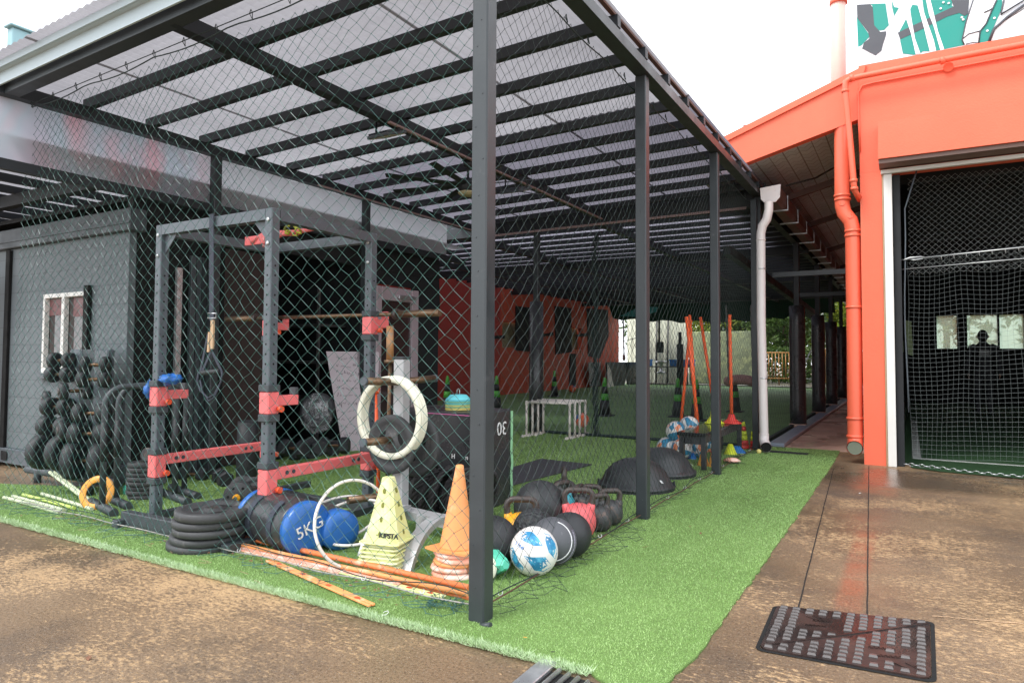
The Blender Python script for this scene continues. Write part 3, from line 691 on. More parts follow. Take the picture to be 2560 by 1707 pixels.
b=MB(); b.tube([(-1.585+.005*math.sin(i*.7),2.46+i*.1,.034) for i in range(61)],.004,6); b.build('bottom_rope','rust_rope',SN)
b=MB(); b.tube([(-1.60+.02*math.sin(i*.5),2.46+i*.1,.045+.01*math.sin(i*.8)) for i in range(61)],.003,5); b.build('edge_cord','netdark',SN)
b=MB(); b.tube([(-1.63,2.46+i*.1,2.985-.02*abs(math.sin(i*.42))) for i in range(61)],.004,5)
for i in range(0,60,3): b.tube([Vector((-1.63,2.46+i*.1,3.0))+d for d in (Vector((0,0,.02)),Vector((0,.012,0)),Vector((.01,0,-.03)),Vector((0,-.012,0)))],.003,4,closed=True)
b.build('top_cord','netdark',SN)
clips([(-1.59,y,.045) for y in (2.62,3.2,3.75,4.2,4.62,5.05,5.5,5.95,6.35,6.8,7.3,7.7,8.1)],SN)
LN=root('left_net','dark safety net along the left side of the cage before the grey cabin','safety net',(-5.6,4.0,0))
def sleft(u,v): return Vector((-5.49+.03*math.sin(u*2+v),2.5+u,2.9-v))
b=MB(); netmesh(b,sleft,22,37,.079,.077,.0011,knots=True); b.build('mesh','netdark',LN)
DN=root('division_net','dark hanging net dividing the cage from the rear field','safety net',(-3.2,8.6,0))
def sdiv(u,v): return Vector((-5.5+u,8.60+.04*math.sin(u*2.5),2.88-v))
b=MB(); netmesh(b,sdiv,30,22,.13,.13,.0010,knots=False,jit=.008); b.build('mesh','netdark',DN)
b=MB()
for k in range(10):
    pts=[(-3.72+rng.normal()*.03+.02*math.sin(j*.8+k),8.62+rng.normal()*.02,.02+j*.12) for j in range(24)]; b.tube(pts,.006,4,caps=False)
b.build('gathered_edge','netdark',DN)
b=MB(); b.tube([(-4.7+i*.2,8.62,.03) for i in range(16)],.02,6); b.build('bottom_tube','netdark',DN)
# net along the path side of the rear field
PN=root('path_net','fine dark net along the rear field beside the path, behind the white downpipe','safety net',(-1.6,10,0))
b=MB(); netmesh(b,lambda u,v:Vector((-1.60,8.65+u,2.3-v)),50,12,.20,.19,.0010,knots=False,jit=.003); b.build('mesh','netdark',PN)
b=MB(); b.bar((-1.6,8.65,.03),(-1.6,26,.03),.05,.05); b.build('bottom_rail','netdark',PN)
# ================================================================ GREY CABIN
CB=root('cabin','grey board clad site cabin with a white framed sliding window behind the dumbbell tower','cabin',(-7.5,3.35,0))
WX0,WX1,WZ0,WZ1=-7.03,-6.31,.92,1.66
b=MB(); YF=3.27
for a in ((-9.5,WX0,.18,2.14),(WX1,-5.68,.18,2.14),(WX0,WX1,.18,WZ0),(WX0,WX1,WZ1,2.14)): b.box(a[0],a[1],YF,YF+.06,a[2],a[3])
b.build('wall','cabin',CB)
b=MB(); b.box(-5.74,-5.68,YF+.061,4.2,.0,2.3); b.build('side_wall','hole',CB)  # cabin flank lies in shadow; that shade is put into its black colour
b=MB(); b.cbox(-9.5,-5.66,YF-.03,YF+.08,.03,.178,.008); b.build('base_rail','rackgrey',CB)
b=MB(); b.cbox(-7.72,-7.6,YF-.04,YF-.028,.06,.15,.004); b.build('fork_pocket','hole',CB)
b=MB(); b.cbox(-9.5,-5.60,YF-.05,YF+.1,2.142,2.33,.006); b.box(-9.5,-5.6,YF-.06,YF-.052,2.20,2.215); b.build('eave_trim','rackdark',CB)
b=MB(); b.cbox(-7.78,-7.70,YF-.03,YF-.002,.18,2.13,.004); b.build('corner_trim','hole',CB)
wn=MB(); t=.035
for a in ((WX0,WX1,WZ0,WZ0+.05),(WX0,WX1,WZ1-.04,WZ1),(WX0,WX0+t,WZ0+.05,WZ1-.04),(WX1-.02,WX1,WZ0+.05,WZ1-.04),((WX0+WX1)/2-.03,(WX0+WX1)/2+.02,WZ0+.05,WZ1-.04)): wn.cbox(a[0],a[1],YF-.025,YF+.02,a[2],a[3],.003)
wf=wn.build('window','alum',CB)
b=MB(); b.box(WX0+t,WX1-.02,YF+.022,YF+.028,WZ0+.05,WZ1-.04); b.build('pane','glass',wf)
b=MB(); b.box(WX0+t+.004,(WX0+WX1)/2-.034,YF+.016,YF+.0215,WZ1-.20,WZ1-.045); b.box((WX0+WX1)/2+.10,WX1-.024,YF+.016,YF+.0215,WZ1-.22,WZ1-.045); b.build('reflection_band',pm('painted_red_reflection',(.17,.07,.07),.5,0,.15,6,0),wf)  # reddish window reflection drawn as thin red bands on the panes
b=MB(); b.cbox(WX0-.03,WX1+.03,YF-.05,YF-.001,WZ0-.05,WZ0-.002,.004); b.build('sill','rackgrey',wf)
b=MB(); b.cbox(WX1+.005,WX1+.08,YF-.04,YF-.002,WZ0,WZ1+.05,.004); b.build('shutter_guide','hole',wf)
b=MB(); b.box(-9.5,-5.75,YF+.5,YF+.52,.2,2.1); b.build('inner_wall','darkwall',CB)
wp=MB(); wp.cbox(-8.10,-7.83,3.02,3.06,.1,1.92,.004); tag(wp.build('white_door_edge','alum'),'bright white door edge standing at the far left of the cabin','door')
# teal block of a distant building over the roof edge
b=MB(); p=GY(-40,115,9); b.cbox(-22,GY(30,120,9).x,9,13,0,p.z+.15,.02); b.cbox(-22,GY(30,120,9).x+.1,8.9,13.1,p.z+.152,p.z+.22,.02); tag(b.build('distant_building',pm('pale_teal_cladding',(.25,.42,.46),.5,0,.05,2,0)),'pale teal building corner seen over the canopy roof at far left','building')
# ================================================================ GYM ROOM : dark open front room at the left
RM=root('gym_room','dark open fronted training room behind the power rack','room',(-6.4,5.5,0))
b=MB(); b.box(-5.86,-5.80,6.2,6.42,0,2.5); b.box(-5.86,-5.80,7.25,7.8,0,2.5); b.box(-5.86,-5.80,6.42,7.25,2.02,2.5); b.box(-5.86,-5.78,3.35,7.8,2.2,2.45)
b.box(-9,-5.861,6.28,6.34,0,2.5); b.box(-9.1,-9.0,3.4,6.3,0,2.5); b.build('wall','darkwall',RM)
b=MB(); b.cbox(-5.88,-5.80,4.10,4.95,.02,2.15,.004); b.box(-5.882,-5.798,4.50,4.52,.05,2.1); b.build('door_leaf','browndoor',RM)
b=MB(); b.box(-9,-5.81,3.4,7.8,2.46,2.5); b.build('ceiling','darkwall',RM)
b=MB(); b.box(-9,-5.81,3.5,7.7,.0,.012); b.build('floor','rubber',RM)
b=MB(); b.cbox(-6.35,-5.77,5.55,6.2,.0,.05,.008); b.build('threshold','silver',RM)
for z in (.55,1.0,1.45):
    b=MB(); b.box(-7.4,-6.1,5.8,6.26,z,z+.03); b.build('shelf','iron',RM)
for x in (-7.38,-6.12):
    b=MB(); b.box(x,x+.03,5.8,5.83,.0,1.9); b.build('shelf_post','iron',RM)
# sliding door frame strip (tall thin galvanised upright beside the room opening)
b=MB(); p=GX(448,670,-5.6); q=GX(432,1010,-5.6); b.bar((-5.6,p.y,p.z),(-5.6,p.y,.05),.03,.05,(0,1,0)); 
tag(b.build('door_upright','galv'),'thin galvanised upright standing beside the dark room opening','upright')
for k in range(5):
    b=MB(); x=-5.62-.02*k; y=p.y+.12+.07*k; b.cbox(x-.02,x+.02,y,y+.05,.02,2.0,.004); tag(b.build('folded_door_panel','rackdark'),'black panel edges of the folded door by the dark room opening','door panel','folded door panels')
# white framed door
DR=root('glazed_door','pinkish white framed glazed door standing behind the barbell','door',(-5.76,6.85,0))
b=MB(); y0,y1,h=6.42,7.26,1.98
b.cbox(-5.80,-5.73,y0,y0+.10,0,h,.005); b.cbox(-5.80,-5.73,y1-.14,y1,0,h,.005); b.cbox(-5.80,-5.73,y0+.101,y1-.141,h-.17,h,.005); b.cbox(-5.80,-5.73,y0+.101,y1-.141,0,.18,.005); b.build('frame','doorpink',DR)
b=MB(); b.box(-5.775,-5.765,y0+.1,y1-.14,.18,h-.17); b.build('pane','glass',DR)
b=MB(); b.cbox(-5.735,-5.69,y1-.45,y1-.1,h-.14,h-.09,.005); b.bar((-5.70,y1-.4,h-.13),(-5.66,y1-.15,h-.2),.012,.012); b.build('door_closer','galv',DR)
# whiteboard leaning
WB=root('whiteboard','pinkish white training board with handwriting leaning behind the right rack post','whiteboard',(-5.45,5.96,0))
T=TR((-5.50,5.86,0),(0,R(0),R(58)))@Matrix.Rotation(R(-9),4,'X')
b=MB(); b.prism([(-.33,1.16),(.30,1.16),(.21,.0),(-.16,.0)],-.008,.008,T@Matrix.Rotation(R(90),4,'X')); b.build('board',pm('board_white',(.52,.44,.47),.4,0,.05,3,0),WB)
b=MB()
for r_ in range(11):
    y=1.08-r_*.088; x=-.22
    while x<.12-.0*r_:
        w=rng.uniform(.015,.05); z=y+rng.normal()*.006
        pts=[]
        for i in range(6): pts.append(T@Vector((x+w*i/5,-.010,z+rng.normal()*.010)))
        b.tube(pts,.0022,3,caps=False); x+=w+rng.uniform(.01,.03)
b.build('handwriting','ink',WB)
# ================================================================ RED WALL at the far left of the field
RW=root('mural_wall','dark red painted wall with black shapes and two window openings beside the rear field','wall',(-10,17,0))
X=-10.0
def wpoly(b,pts,x,d=.02):
    vs=[GX(px,py,x) for px,py in pts]; n=len(vs); v2=[v-Vector((d,0,0)) for v in vs]
    b.add(vs+v2,[tuple(range(n))]+[tuple(range(2*n-1,n-1,-1))]+[(i,n+i,n+(i+1)%n,(i+1)%n) for i in range(n)])
b=MB(); b.box(X-.2,X,8.0,16.4,0,3.2); b.build('wall','redwall',RW)
b=MB(); b.box(X-.2,X,16.401,25.5,0,1.35); b.box(X-.2,X,16.401,25.5,2.1,3.2); 
for a,c in ((16.401,16.5),(17.9,20.2),(22.0,25.5)): b.box(X-.2,X,a,c,1.351,2.099)
b.build('wall','orangewall2',RW)
shapes=[[(1040,690),(1098,700),(1100,760),(1092,890),(1050,895)],[(1290,765),(1338,770),(1338,880),(1290,876)],[(1215,840),(1262,838),(1262,846),(1215,848)],
 [(1388,765),(1428,770),(1430,880),(1390,886)],[(1426,884),(1440,884),(1440,984),(1424,984)],[(1468,770),(1520,775),(1522,840),(1500,896),(1472,890)],[(1352,836),(1384,830),(1384,838),(1352,842)],
 [(1180,700),(1215,715),(1235,760),(1200,765)],[(1440,836),(1470,832),(1470,840),(1440,842)]]
for s_ in shapes:
    b=MB(); wpoly(b,s_,X+.03,.025); b.build('black_shape','darkwall',RW)
b=MB(); b.box(X-.3,X-.25,15,25.5,1.3,2.2); b.build('outside_sheet',emis('daylight_through_windows',(.55,.62,.45),.0) if False else pm('outdoor_foliage_panel',(.35,.42,.25),.8,0,.6,9,0),RW)
# cream boundary wall, tents at the far end
FW=root('canvas_wall','bright cream canvas wall closing the far end of the rear field','canvas wall',(-7,27.4,0))
b=MB(); n=40; x0=GY(1568,900,27.4).x; x1=GY(1720,900,27.4).x
vs=[]
for i in range(n+1):
    x=x0+(x1-x0)*i/n; vs+=[Vector((x,27.4+.05*math.sin(i*1.9),0)),Vector((x,27.4+.05*math.sin(i*1.9),3.1-.5*i/n))]
b.add(vs,[(2*i,2*i+2,2*i+3,2*i+1) for i in range(n)],True); b.build('canvas','marquee',FW)
for px in (1595,1640,1668):
    q=GY(px,900,27.3); b=MB(); b.tube([(q.x,27.3,0),(q.x+.05,27.3,2.7)],.035,8); b.build('pole','iron',FW)
b=MB(); q=GY(1570,850,27.2); b.bar((q.x,27.2,q.z),(GY(1600,842,27.2).x,27.2,GY(1600,842,27.2).z),.03,.03); b.build('brace','iron',FW)
BW=MB(); x0=GY(1722,900,29).x; x1=GY(1900,900,29).x
BW.cbox(x0,x1,29,29.2,0,2.2,.02); tag(BW.build('garden_wall',pm('mossy_render',(.20,.23,.14),.8,0,.9,1.6,.3,wear=(.36,.40,.20),wamt=.5)),'mossy pale rendered wall seen between the orange poles','wall')
def thinpost(px,py0,py1,y,r,mat,name,label,cat):
    a=GY(px,py0,y); c=GY(px,py1,y); b=MB(); b.tube([(a.x,y,a.z),(c.x,y,max(0,c.z))],r,8); return tag(b.build(name,mat),label,cat)
thinpost(1700,830,1010,20,.05,'iron','net_post','thick dark net post between the corner pole group and the far canvas','post')
thinpost(1700,860,960,19.9,.10,'vinyl','padded_post','short dark padded post in the field right of the middle steel post','post')
thinpost(1648,800,880,24,.04,'iron','sign_post','slim post carrying a grey box at the far end of the field','post')
q=GY(1650,868,23.9); b=MB(); b.cbox(q.x-.14,q.x+.14,23.85,23.93,q.z-.2,q.z+.2,.02); tag(b.build('meter_box','rackgrey'),'small grey box fixed on the slim far post','box')
for i,(px,c) in enumerate(((1650,'vinyl'),(1672,'iron'))):
    pass
# tables, chairs and blue crates at the far end
tb=root('folding_table','black folding table with blue crates at the far end of the field','table',GY(1660,930,26.5)); 
q=GY(1665,930,26.5); hh_=q.z
b=MB(); b.cbox(q.x-1.0,q.x+1.0,26.3,26.9,.70,.74,.01); b.build('table_top','vinyl',tb)
for sx in (-.9,.9):
    for sy in (26.35,26.85):
        b=MB(); b.tube([(q.x+sx,sy,.0),(q.x+sx,sy,.7)],.025,6); b.build('leg','iron',tb)
for px,lab in ((1615,'left blue crate on the far black table'),(1690,'middle blue crate on the far black table'),(1722,'right blue crate on the far black table')):
    q2=GY(px,928,26.6); b=MB(); b.cbox(q2.x-.22,q2.x+.22,26.45,26.75,.745,1.0,.02); b.box(q2.x-.24,q2.x+.24,26.43,26.77,.96,1.01); tag(b.build('crate','blueplastic'),lab,'crate','blue crates at the far end')
q2=GY(1655,905,26.2); b=MB(); b.lathe([(.18,.0),(.2,.05),(.05,.1),(.05,.4),(.22,.42),(.22,.5),(.001,.5)],12,TR((q2.x,26.1,.45))); tag(b.build('stool','galv'),'silver round stool by the far table','stool')
q2=GY(1600,880,26); 
# leaning dark boards against the far wall
for px0,px1,pt0,pt1,lab in ((1522,1560,1532,1568,'dark board leaning at the end of the red wall'),(1570,1590,1588,1600,'second dark board leaning against the canvas wall')):
    a,b_=GX(px0,966,-9.6),GX(px1,966,-9.6); c,d=GX(px1+14,905,-9.6),GX(px0-6,905,-9.6)
    b=MB(); vs=[a,b_,c,d]; b.add(vs+[v+Vector((-.05,0,0)) for v in vs],[(0,1,2,3),(7,6,5,4),(0,4,5,1),(1,5,6,2),(2,6,7,3),(3,7,4,0)]); tag(b.build('leaning_board','vinyl'),lab,'board')
b=MB(); wpoly(b,[(1471,905),(1502,905),(1502,965),(1476,965)],-9.8); tag(b.build('patterned_panel',pm('black_white_mesh_panel',(.28,.28,.29),.6,0,.8,30,0)),'grey speckled panel standing against the red wall','panel')
b=MB(); wpoly(b,[(1519,910),(1527,925),(1535,968),(1519,968)],-9.5); tag(b.build('signboard','alum'),'narrow white signboard leaning at the end of the red wall','panel')
b=MB(); a=GX(1558,790,-9.6); c=GX(1560,885,-9.6); b.tube([a,c],.03,6); b.lathe([(.03,0),(.06,.02),(.06,.2),(.02,.25)],8,Matrix.Translation(c-Vector((0,0,.25)))); tag(b.build('hanging_pipe','doorpink'),'slim pale pipe running down the end of the red wall','pipe')
# trees beyond the far end
def tree(px,py,y,h,rad,mat,label,nleaf=2600,ls=.16,tr=.12):
    p=GY(px,py,y); r=root('tree',label,'tree',(p.x,y,0),0,'trees beyond the field')
    b=MB(); b.tube([(0,0,0),(.1,.05,h*.3),(-.05,.1,h*.6),(.05,0,h*.9)],[tr,tr*.8,tr*.5,tr*.2],8)
    for k in range(7):
        a=k*2.4; z=h*(.35+.07*k); b.tube([(0,.05,z),(math.cos(a)*rad*.4,math.sin(a)*rad*.4,z+.35),(math.cos(a)*rad*.8,math.sin(a)*rad*.8,z+.6)],[tr*.4,tr*.25,tr*.08],5)
    b.build('trunk','bark',r,local=True)
    nc=46; cs=rng.normal(size=(nc,3)); cs/=np.linalg.norm(cs,axis=1)[:,None]; cs*=rng.uniform(.35,1,nc)[:,None]*np.array([rad,rad,h*.42]); cs[:,2]+=h*.60
    ci=rng.integers(0,nc,nleaf); c=cs[ci]+rng.normal(0,rad*.17,(nleaf,3)); n=nleaf
    a=rng.normal(size=(n,3)); a/=np.linalg.norm(a,axis=1)[:,None]; q=rng.normal(size=(n,3)); q-=a*(q*a).sum(1)[:,None]; q/=np.linalg.norm(q,axis=1)[:,None]
    L=ls*rng.uniform(.6,1.3,n)[:,None]; v=np.stack([c-a*L,c+q*L*.38,c+a*L,c-q*L*.38],1).reshape(-1,3)
    me=bpy.data.meshes.new('crown'); me.from_pydata(v.tolist(),[],np.arange(4*n).reshape(-1,4).tolist()); me.materials.append(M[mat]); o=bpy.data.objects.new('crown',me); COL.objects.link(o); o.parent=r
    return r
tree(1960,900,33,5.2,1.7,'leaf','mid green tree seen beside the white downpipe above the orange railing',4200,.13)
tree(2080,900,34,5.6,1.8,'leafy','yellow green tree glowing between the padded posts',4200,.13)
tree(1900,900,38,6.0,2.4,'leaf','darker green tree behind the others at the path end',3600,.17)
tree(2020,900,40,6.5,2.6,'leaf','tall green tree furthest back between the padded posts',3600,.17)
tree(1850,900,36,6.0,2.2,'leaf','leafy tree over the mossy wall behind the orange poles',3600,.15)
tree(1770,900,35,5.0,2.0,'leafy','pale yellow green tree over the mossy wall further left',3200,.15)
tree(1680,900,37,6.0,2.4,'leaf','green tree behind the cream canvas wall',2600,.18)
tree(2160,900,37,6.0,2.0,'leaf','green tree at the right end of the path',2600,.18)
HD=MB(); 
hx0=GY(1915,900,31).x; hx1=GY(2160,900,31).x; n=5200
c=np.stack([rng.uniform(hx0-1,hx1+1,n),31+rng.uniform(-.3,.3,n),rng.uniform(.05,1.55,n)],1)
a=rng.normal(size=(n,3)); a/=np.linalg.norm(a,axis=1)[:,None]; q=rng.normal(size=(n,3)); q-=a*(q*a).sum(1)[:,None]; q/=np.linalg.norm(q,axis=1)[:,None]; v=np.stack([c-a*.09,c+q*.035,c+a*.09,c-q*.035],1).reshape(-1,3)
me=bpy.data.meshes.new('hedge'); me.from_pydata(v.tolist(),[],np.arange(4*n).reshape(-1,4).tolist()); me.materials.append(M['leaf']); o=bpy.data.objects.new('hedge',me); COL.objects.link(o); tag(o,'clipped dark green hedge behind the orange railing','hedge')
RL=root('railing','rusty orange metal railing at the far end of the path','railing',(GY(1960,930,28).x,28,0))
x0=GY(1905,900,28).x; x1=GY(1990,900,28).x
for z in (.30,1.30): b=MB(); b.tube([(x0,28,z),(x1,28,z)],.022,6); b.build('rail','railorange',RL)
for i in range(11):
    x=x0+(x1-x0)*i/10; b=MB(); b.tube([(x,28,.30 if i%5 else 0),(x,28,1.3)],.016,6); b.build('baluster','railorange',RL)
b=MB(); q=GY(2065,950,27.5); b.cbox(q.x-.16,q.x+.16,27.4,27.6,.2,1.45,.02); tag(b.build('orange_board','railorange'),'upright orange slatted board between the second and third padded posts','board')
b=MB(); q=GY(2025,960,27.2); b.bar((q.x-.4,27.2,.4),(q.x+.2,27.2,1.7),.05,.05); b.bar((q.x-.35,27.2,1.15),(q.x+.5,27.2,.95),.04,.04); b.bar((q.x-.4,27.2,.35),(q.x+.5,27.2,.3),.04,.04); tag(b.build('metal_frame','galv'),'leaning grey metal frame between the first two padded posts','frame')
# ================================================================ ORANGE BUILDING
OB=root('orange_building','coral orange rendered hall with a big netted doorway','building',(1.2,8.2,0))
YB=7.95
b=MB(); b.box(-.415,-.215,YB,YB+.35,0,3.05); b.box(-.415,5.5,YB,YB+.3,3.051,4.20); b.box(-.40,-.30,YB+.351,30,0,4.2); b.build('wall','coral',OB)
b=MB(); b.box(-.1,5.5,8.9,8.95,3.1,4.0); b.build('inner_lintel','darkwall',OB)
b=MB(); b.add([Vector((-.23,YB-.02,3.53)),Vector((5.5,YB-.02,3.53)),Vector((5.5,YB-.30,3.47)),Vector((-.23,YB-.30,3.47)),Vector((-.235,YB-.30,3.10)),Vector((5.5,YB-.30,3.10)),Vector((5.5,YB-.002,3.10)),Vector((-.235,YB-.002,3.10))],[(0,3,2,1),(3,4,5,2),(4,7,6,5),(0,7,4,3),(1,2,5,6)]); b.build('hood','coral',OB)
b=MB(); b.box(-.232,1.0,YB-.27,YB-.01,3.058,3.098); b.box(1.004,5.5,YB-.27,YB-.01,3.064,3.098); b.build('hood_lip','lipbrown',OB)
b=MB(); b.box(-.22,5.5,YB-.05,YB-.0,3.005,3.043); b.build('roller_guide','alum',OB)
b=MB(); b.cbox(-.198,-.122,YB-.03,YB+.03,0,3.0,.004); b.build('white_jamb','alum',OB)
b=MB(); b.cbox(-.213,-.2,YB-.012,YB+.03,0,3.35,.002); b.build('timber_strip','wood',OB)
b=MB(); b.cbox(-.118,-.05,YB+.04,YB+.12,0,3.0,.004); b.build('dark_jamb','darkwall',OB)
b=MB(); b.tube([GY(2300,400,8.06)]+[(-.02+.01*math.sin(i),8.06,2.95-i*.3) for i in range(1,9)],.008,5); b.build('cable','rackgrey',OB)
# sloping gable beam and foil lined lean-to roof over the path
b=MB(); P=[(-1.95,3.20),(-.417,3.60),(-.417,4.14),(-.417,4.17),(-1.95,3.56)]
b.prism([(-1.95,3.225),(-.416,3.63),(-.416,4.09),(-1.95,3.54)],0,.12,Matrix(((1,0,0,0),(0,0,1,YB),(0,1,0,0),(0,0,0,1)))); b.build('gable_beam','coral',OB)
b=MB(); b.prism([(-1.98,3.53),(-.36,4.11),(-.34,4.19),(-1.98,3.60)],0,.17,Matrix(((1,0,0,0),(0,0,1,YB-.03),(0,1,0,0),(0,0,0,1)))); b.build('barge_cap','coral',OB)
b=MB(); n=30; vs=[]
for i in range(n+1):
    x=-2.1+(-.42+2.1)*i/n; z=3.205+(x+2.1)*.255+(.012 if i%2 else -.012)
    vs+=[Vector((x,YB+.12,z)),Vector((x,30,z))]
b.add(vs,[(2*i,2*i+2,2*i+3,2*i+1) for i in range(n)],True); b.build('foil_lining','foil',OB)
b=MB(); b.box(-1.62,-.4,YB+.1,30,3.75,3.8); b.build('lean_to_roof','galvdark',OB)
for y in (9.8,12,15,18): b=MB(); b.bar((-1.5,y,3.25),(-.45,y,3.53),.07,.08); b.build('purlin','galvdark',OB)
b=MB(); b.tube([GY(1965,465,9),GY(2040,445,9.2),GY(2120,400,9.4)],.012,5); b.build('cable','steel_in',OB)
# mural panel above
MW=root('mural','painted mural panel of teal, grey and white shapes above the orange wall','mural',(1,8.0,4.2))
b=MB(); b.box(-.40,5.5,YB+.02,YB+.2,4.201,6.6); b.build('panel',pm('mural_white',(.80,.80,.84),.55,0,.05,3,.1),MW)
def mural(pts,name,mat,off):
    b=MB(); vs=[GY(2120+x/2.986,y/2.986,YB+.02-off) for x,y in pts]; n=len(vs); v2=[v+Vector((0,.003,0)) for v in vs]
    b.add(vs+v2,[tuple(range(n))]+[(i,n+i,n+(i+1)%n,(i+1)%n) for i in range(n)]); return b.build(name,mat,MW)
M['m_teal']=pm('mural_teal',(.012,.27,.22),.55,0,.08,4,.1); M['m_grey']=pm('mural_charcoal',(.075,.078,.09),.55,0,.1,6,.1); M['m_white']=pm('mural_pure_white',(.84,.84,.85),.55,0,.03,6,.1)
mural([(65,130),(165,270),(100,340),(75,355)],'teal_shape','m_teal',.004)
mural([(165,32),(280,28),(305,190),(270,225),(225,230),(195,190),(180,40)],'teal_shape','m_teal',.004)
mural([(65,38),(165,32),(185,60),(195,190),(240,240),(285,235),(285,260),(262,330),(250,380),(205,415),(105,362),(120,320),(160,290),(150,240),(68,135)],'grey_shape','m_grey',.006)
mural([(327,5),(345,55),(380,60),(345,122),(330,60)],'teal_shape','m_teal',.004)
mural([(385,235),(430,150),(470,120),(465,70),(480,38),(520,42),(535,70),(560,130),(610,385),(560,385),(540,400),(490,412),(410,402),(390,310)],'teal_shape','m_teal',.004)
mural([(555,0),(780,0),(775,45),(900,110),(862,260),(850,300),(865,338),(715,370),(655,382),(600,300)],'teal_shape','m_teal',.004)
mural([(372,245),(480,195),(640,120),(790,50),(770,0),(905,0),(895,105),(870,120),(830,98),(740,125),(640,175),(540,225),(390,295)],'grey_shape','m_grey',.007)
for d in ([(430,130),(470,120),(500,290),(540,400),(505,405),(470,250)],[(520,40),(550,40),(590,160),(640,300),(658,382),(612,390),(570,220)],[(582,0),(615,0),(640,100),(670,230),(718,370),(690,378),(640,200),(605,110)]): mural(d,'white_drip','m_white',.009)
mural([(935,0),(1110,0),(1085,60),(1030,180),(985,235),(975,325),(870,338),(850,300),(880,170)],'white_limb','m_white',.009)
mural([(1115,0),(1150,0),(1150,60),(1085,210),(1055,310),(980,322),(990,235),(1040,170)],'teal_shape','m_teal',.008)
mural([(1060,310),(1090,225),(1190,120),(1320,40),(1320,262)],'white_limb','m_white',.009)
def mline(pts,w,name='ink_line'):
    b=MB(); b.tube([GY(2120+x/2.986,y/2.986,YB+.006) for x,y in pts],w,5); b.build(name,'m_grey',MW)
mline([(935,0),(905,90),(880,170),(852,298),(868,335)],.006); mline([(1110,0),(1075,75),(1030,180),(985,235),(975,325)],.007); mline([(855,292),(900,255),(985,232)],.005)
mline([(880,330),(930,318),(975,322)],.004); mline([(1330,30),(1190,130),(1090,220),(1055,310)],.014); mline([(1165,0),(1150,60),(1140,110),(1320,0)],.008); mline([(1015,95),(1060,75),(1085,60)],.006); mline([(1180,150),(1320,60)],.003)
for x,y in ((712,20),(752,26),(692,66),(850,132),(860,148),(1040,232),(1093,137)):
    c=GY(2120+x/2.986,y/2.986,YB+.008); b=MB(); b.lathe([(.012,0),(.010,.004)],10,Matrix.Translation(c)@Matrix.Rotation(R(90),4,'X')); b.build('white_fleck','m_white',MW)
# big coral downpipe with offset and open shoe
DP=root('orange_downpipe','thick coral orange downpipe with a double bend and an open outlet at its foot','downpipe',(-.5,7.75,0))
yp=8.03
q=lambda px,py: GY(px,py,yp)
top=q(2092,-60); r1=.075
b=MB(); a1=q(2102,500); 
pts=[q(2104,300),q(2105,495),q(2106,515),q(2110,532),q(2126,552),q(2131,570),q(2132,600)]
b.tube(pts,r1,18,caps=False); 
foot=[q(2132,600),q(2136,850),q(2138,1085)]
b.tube(foot,r1,18,caps=False)
e0=foot[-1]; b.tube([e0,e0+Vector((0,-.01,-.08)),e0+Vector((0,-.05,-.125)),e0+Vector((0,-.10,-.135))],[r1,r1,r1*1.02,r1*1.05],18,caps=False)
b.build('pipe','coralpipe',DP)
for px,py in ((2105,490),(2106,500),(2132,590),(2132,578),(2135,768),(2137,1045),(2137,1090)):
    c=q(px,py); b=MB(); b.tube([c+Vector((0,0,-.012)),c+Vector((0,0,.012))],r1+.008,18); b.build('collar','coralpipe',DP)
for px,py in ((2104,512),(2124,543)):
    c=q(px,py)+Vector((0.01,-r1+.004,0)); b=MB(); b.tube(arc(c,.026,0,2*PI,16,(1,0,0),(0,.3,1))[:-1],.004,5,closed=True); b.build('cap_ring','coralpipe',DP)
b=MB(); q8=lambda px,py:GY(px,py,8.45); b.tube([q8(2097,330),q8(2096,150),q8(2094,-80)],r1*1.08,18); b.build('pipe',pm('sunlit_pink_pipe',(.82,.50,.42),.45,0,.06,3,.03),DP)  # same pipe, paler: glaring sunlight put into its colour
b=MB(); c=q8(2096,12); b.tube([c,c+Vector((0,0,.05))],r1+.02,18); b.build('collar','coralpipe',DP)
e=e0+Vector((0,-.10,-.135)); b=MB(); b.tube([e+Vector((0,.04,.002)),e+Vector((0,-.002,0))],r1*.93,18); b.build('inner_wall',pm('dull_green_pipe_inside',(.16,.18,.13),.7,0,.2,9,.1),DP)
SPp=root('small_pipe','thin coral pipe running along the wall and down with an elbow','pipe',(-.45,7.85,3))
_e=GY(2600,104,7.80); pts=[Vector((5.2,7.80,_e.z)),_e,GY(2400,142,7.80),GY(2150,192,7.80),GY(2125,198,7.80),GY(2114,205,7.80),GY(2113,225,7.80),GY(2128,380,7.80),GY(2134,455,7.80),GY(2136,475,7.80),GY(2150,500,8.0)]
b=MB(); b.tube(pts,.030,12); b.build('pipe','coralpipe',SPp)
for px,py in ((2356,152),(2130,196),(2113,228),(2134,452),(2136,472)):
    c=GY(px,py,7.80); d=Vector((.02,0,.004)) if px in(2356,2130) else Vector((0,0,.015)); b=MB(); b.tube([c-d,c+d],.037,12); b.build('coupling','coralpipe',SPp)
b=MB(); b.tube([Vector((5.2,7.935,GY(2600,128,7.935).z)),GY(2600,128,7.935),GY(2373,172,7.935),GY(2180,208,7.935),GY(2155,215,7.935),GY(2146,232,7.935),GY(2147,300,7.935),GY(2150,380,7.935)],.009,6); b.tube([GY(2371,168,7.92),GY(2371,168,7.90)],.045,14); tag(b.build('conduit','coralpipe'),'thin coral electrical conduit with a round junction box beside the pipe','conduit')
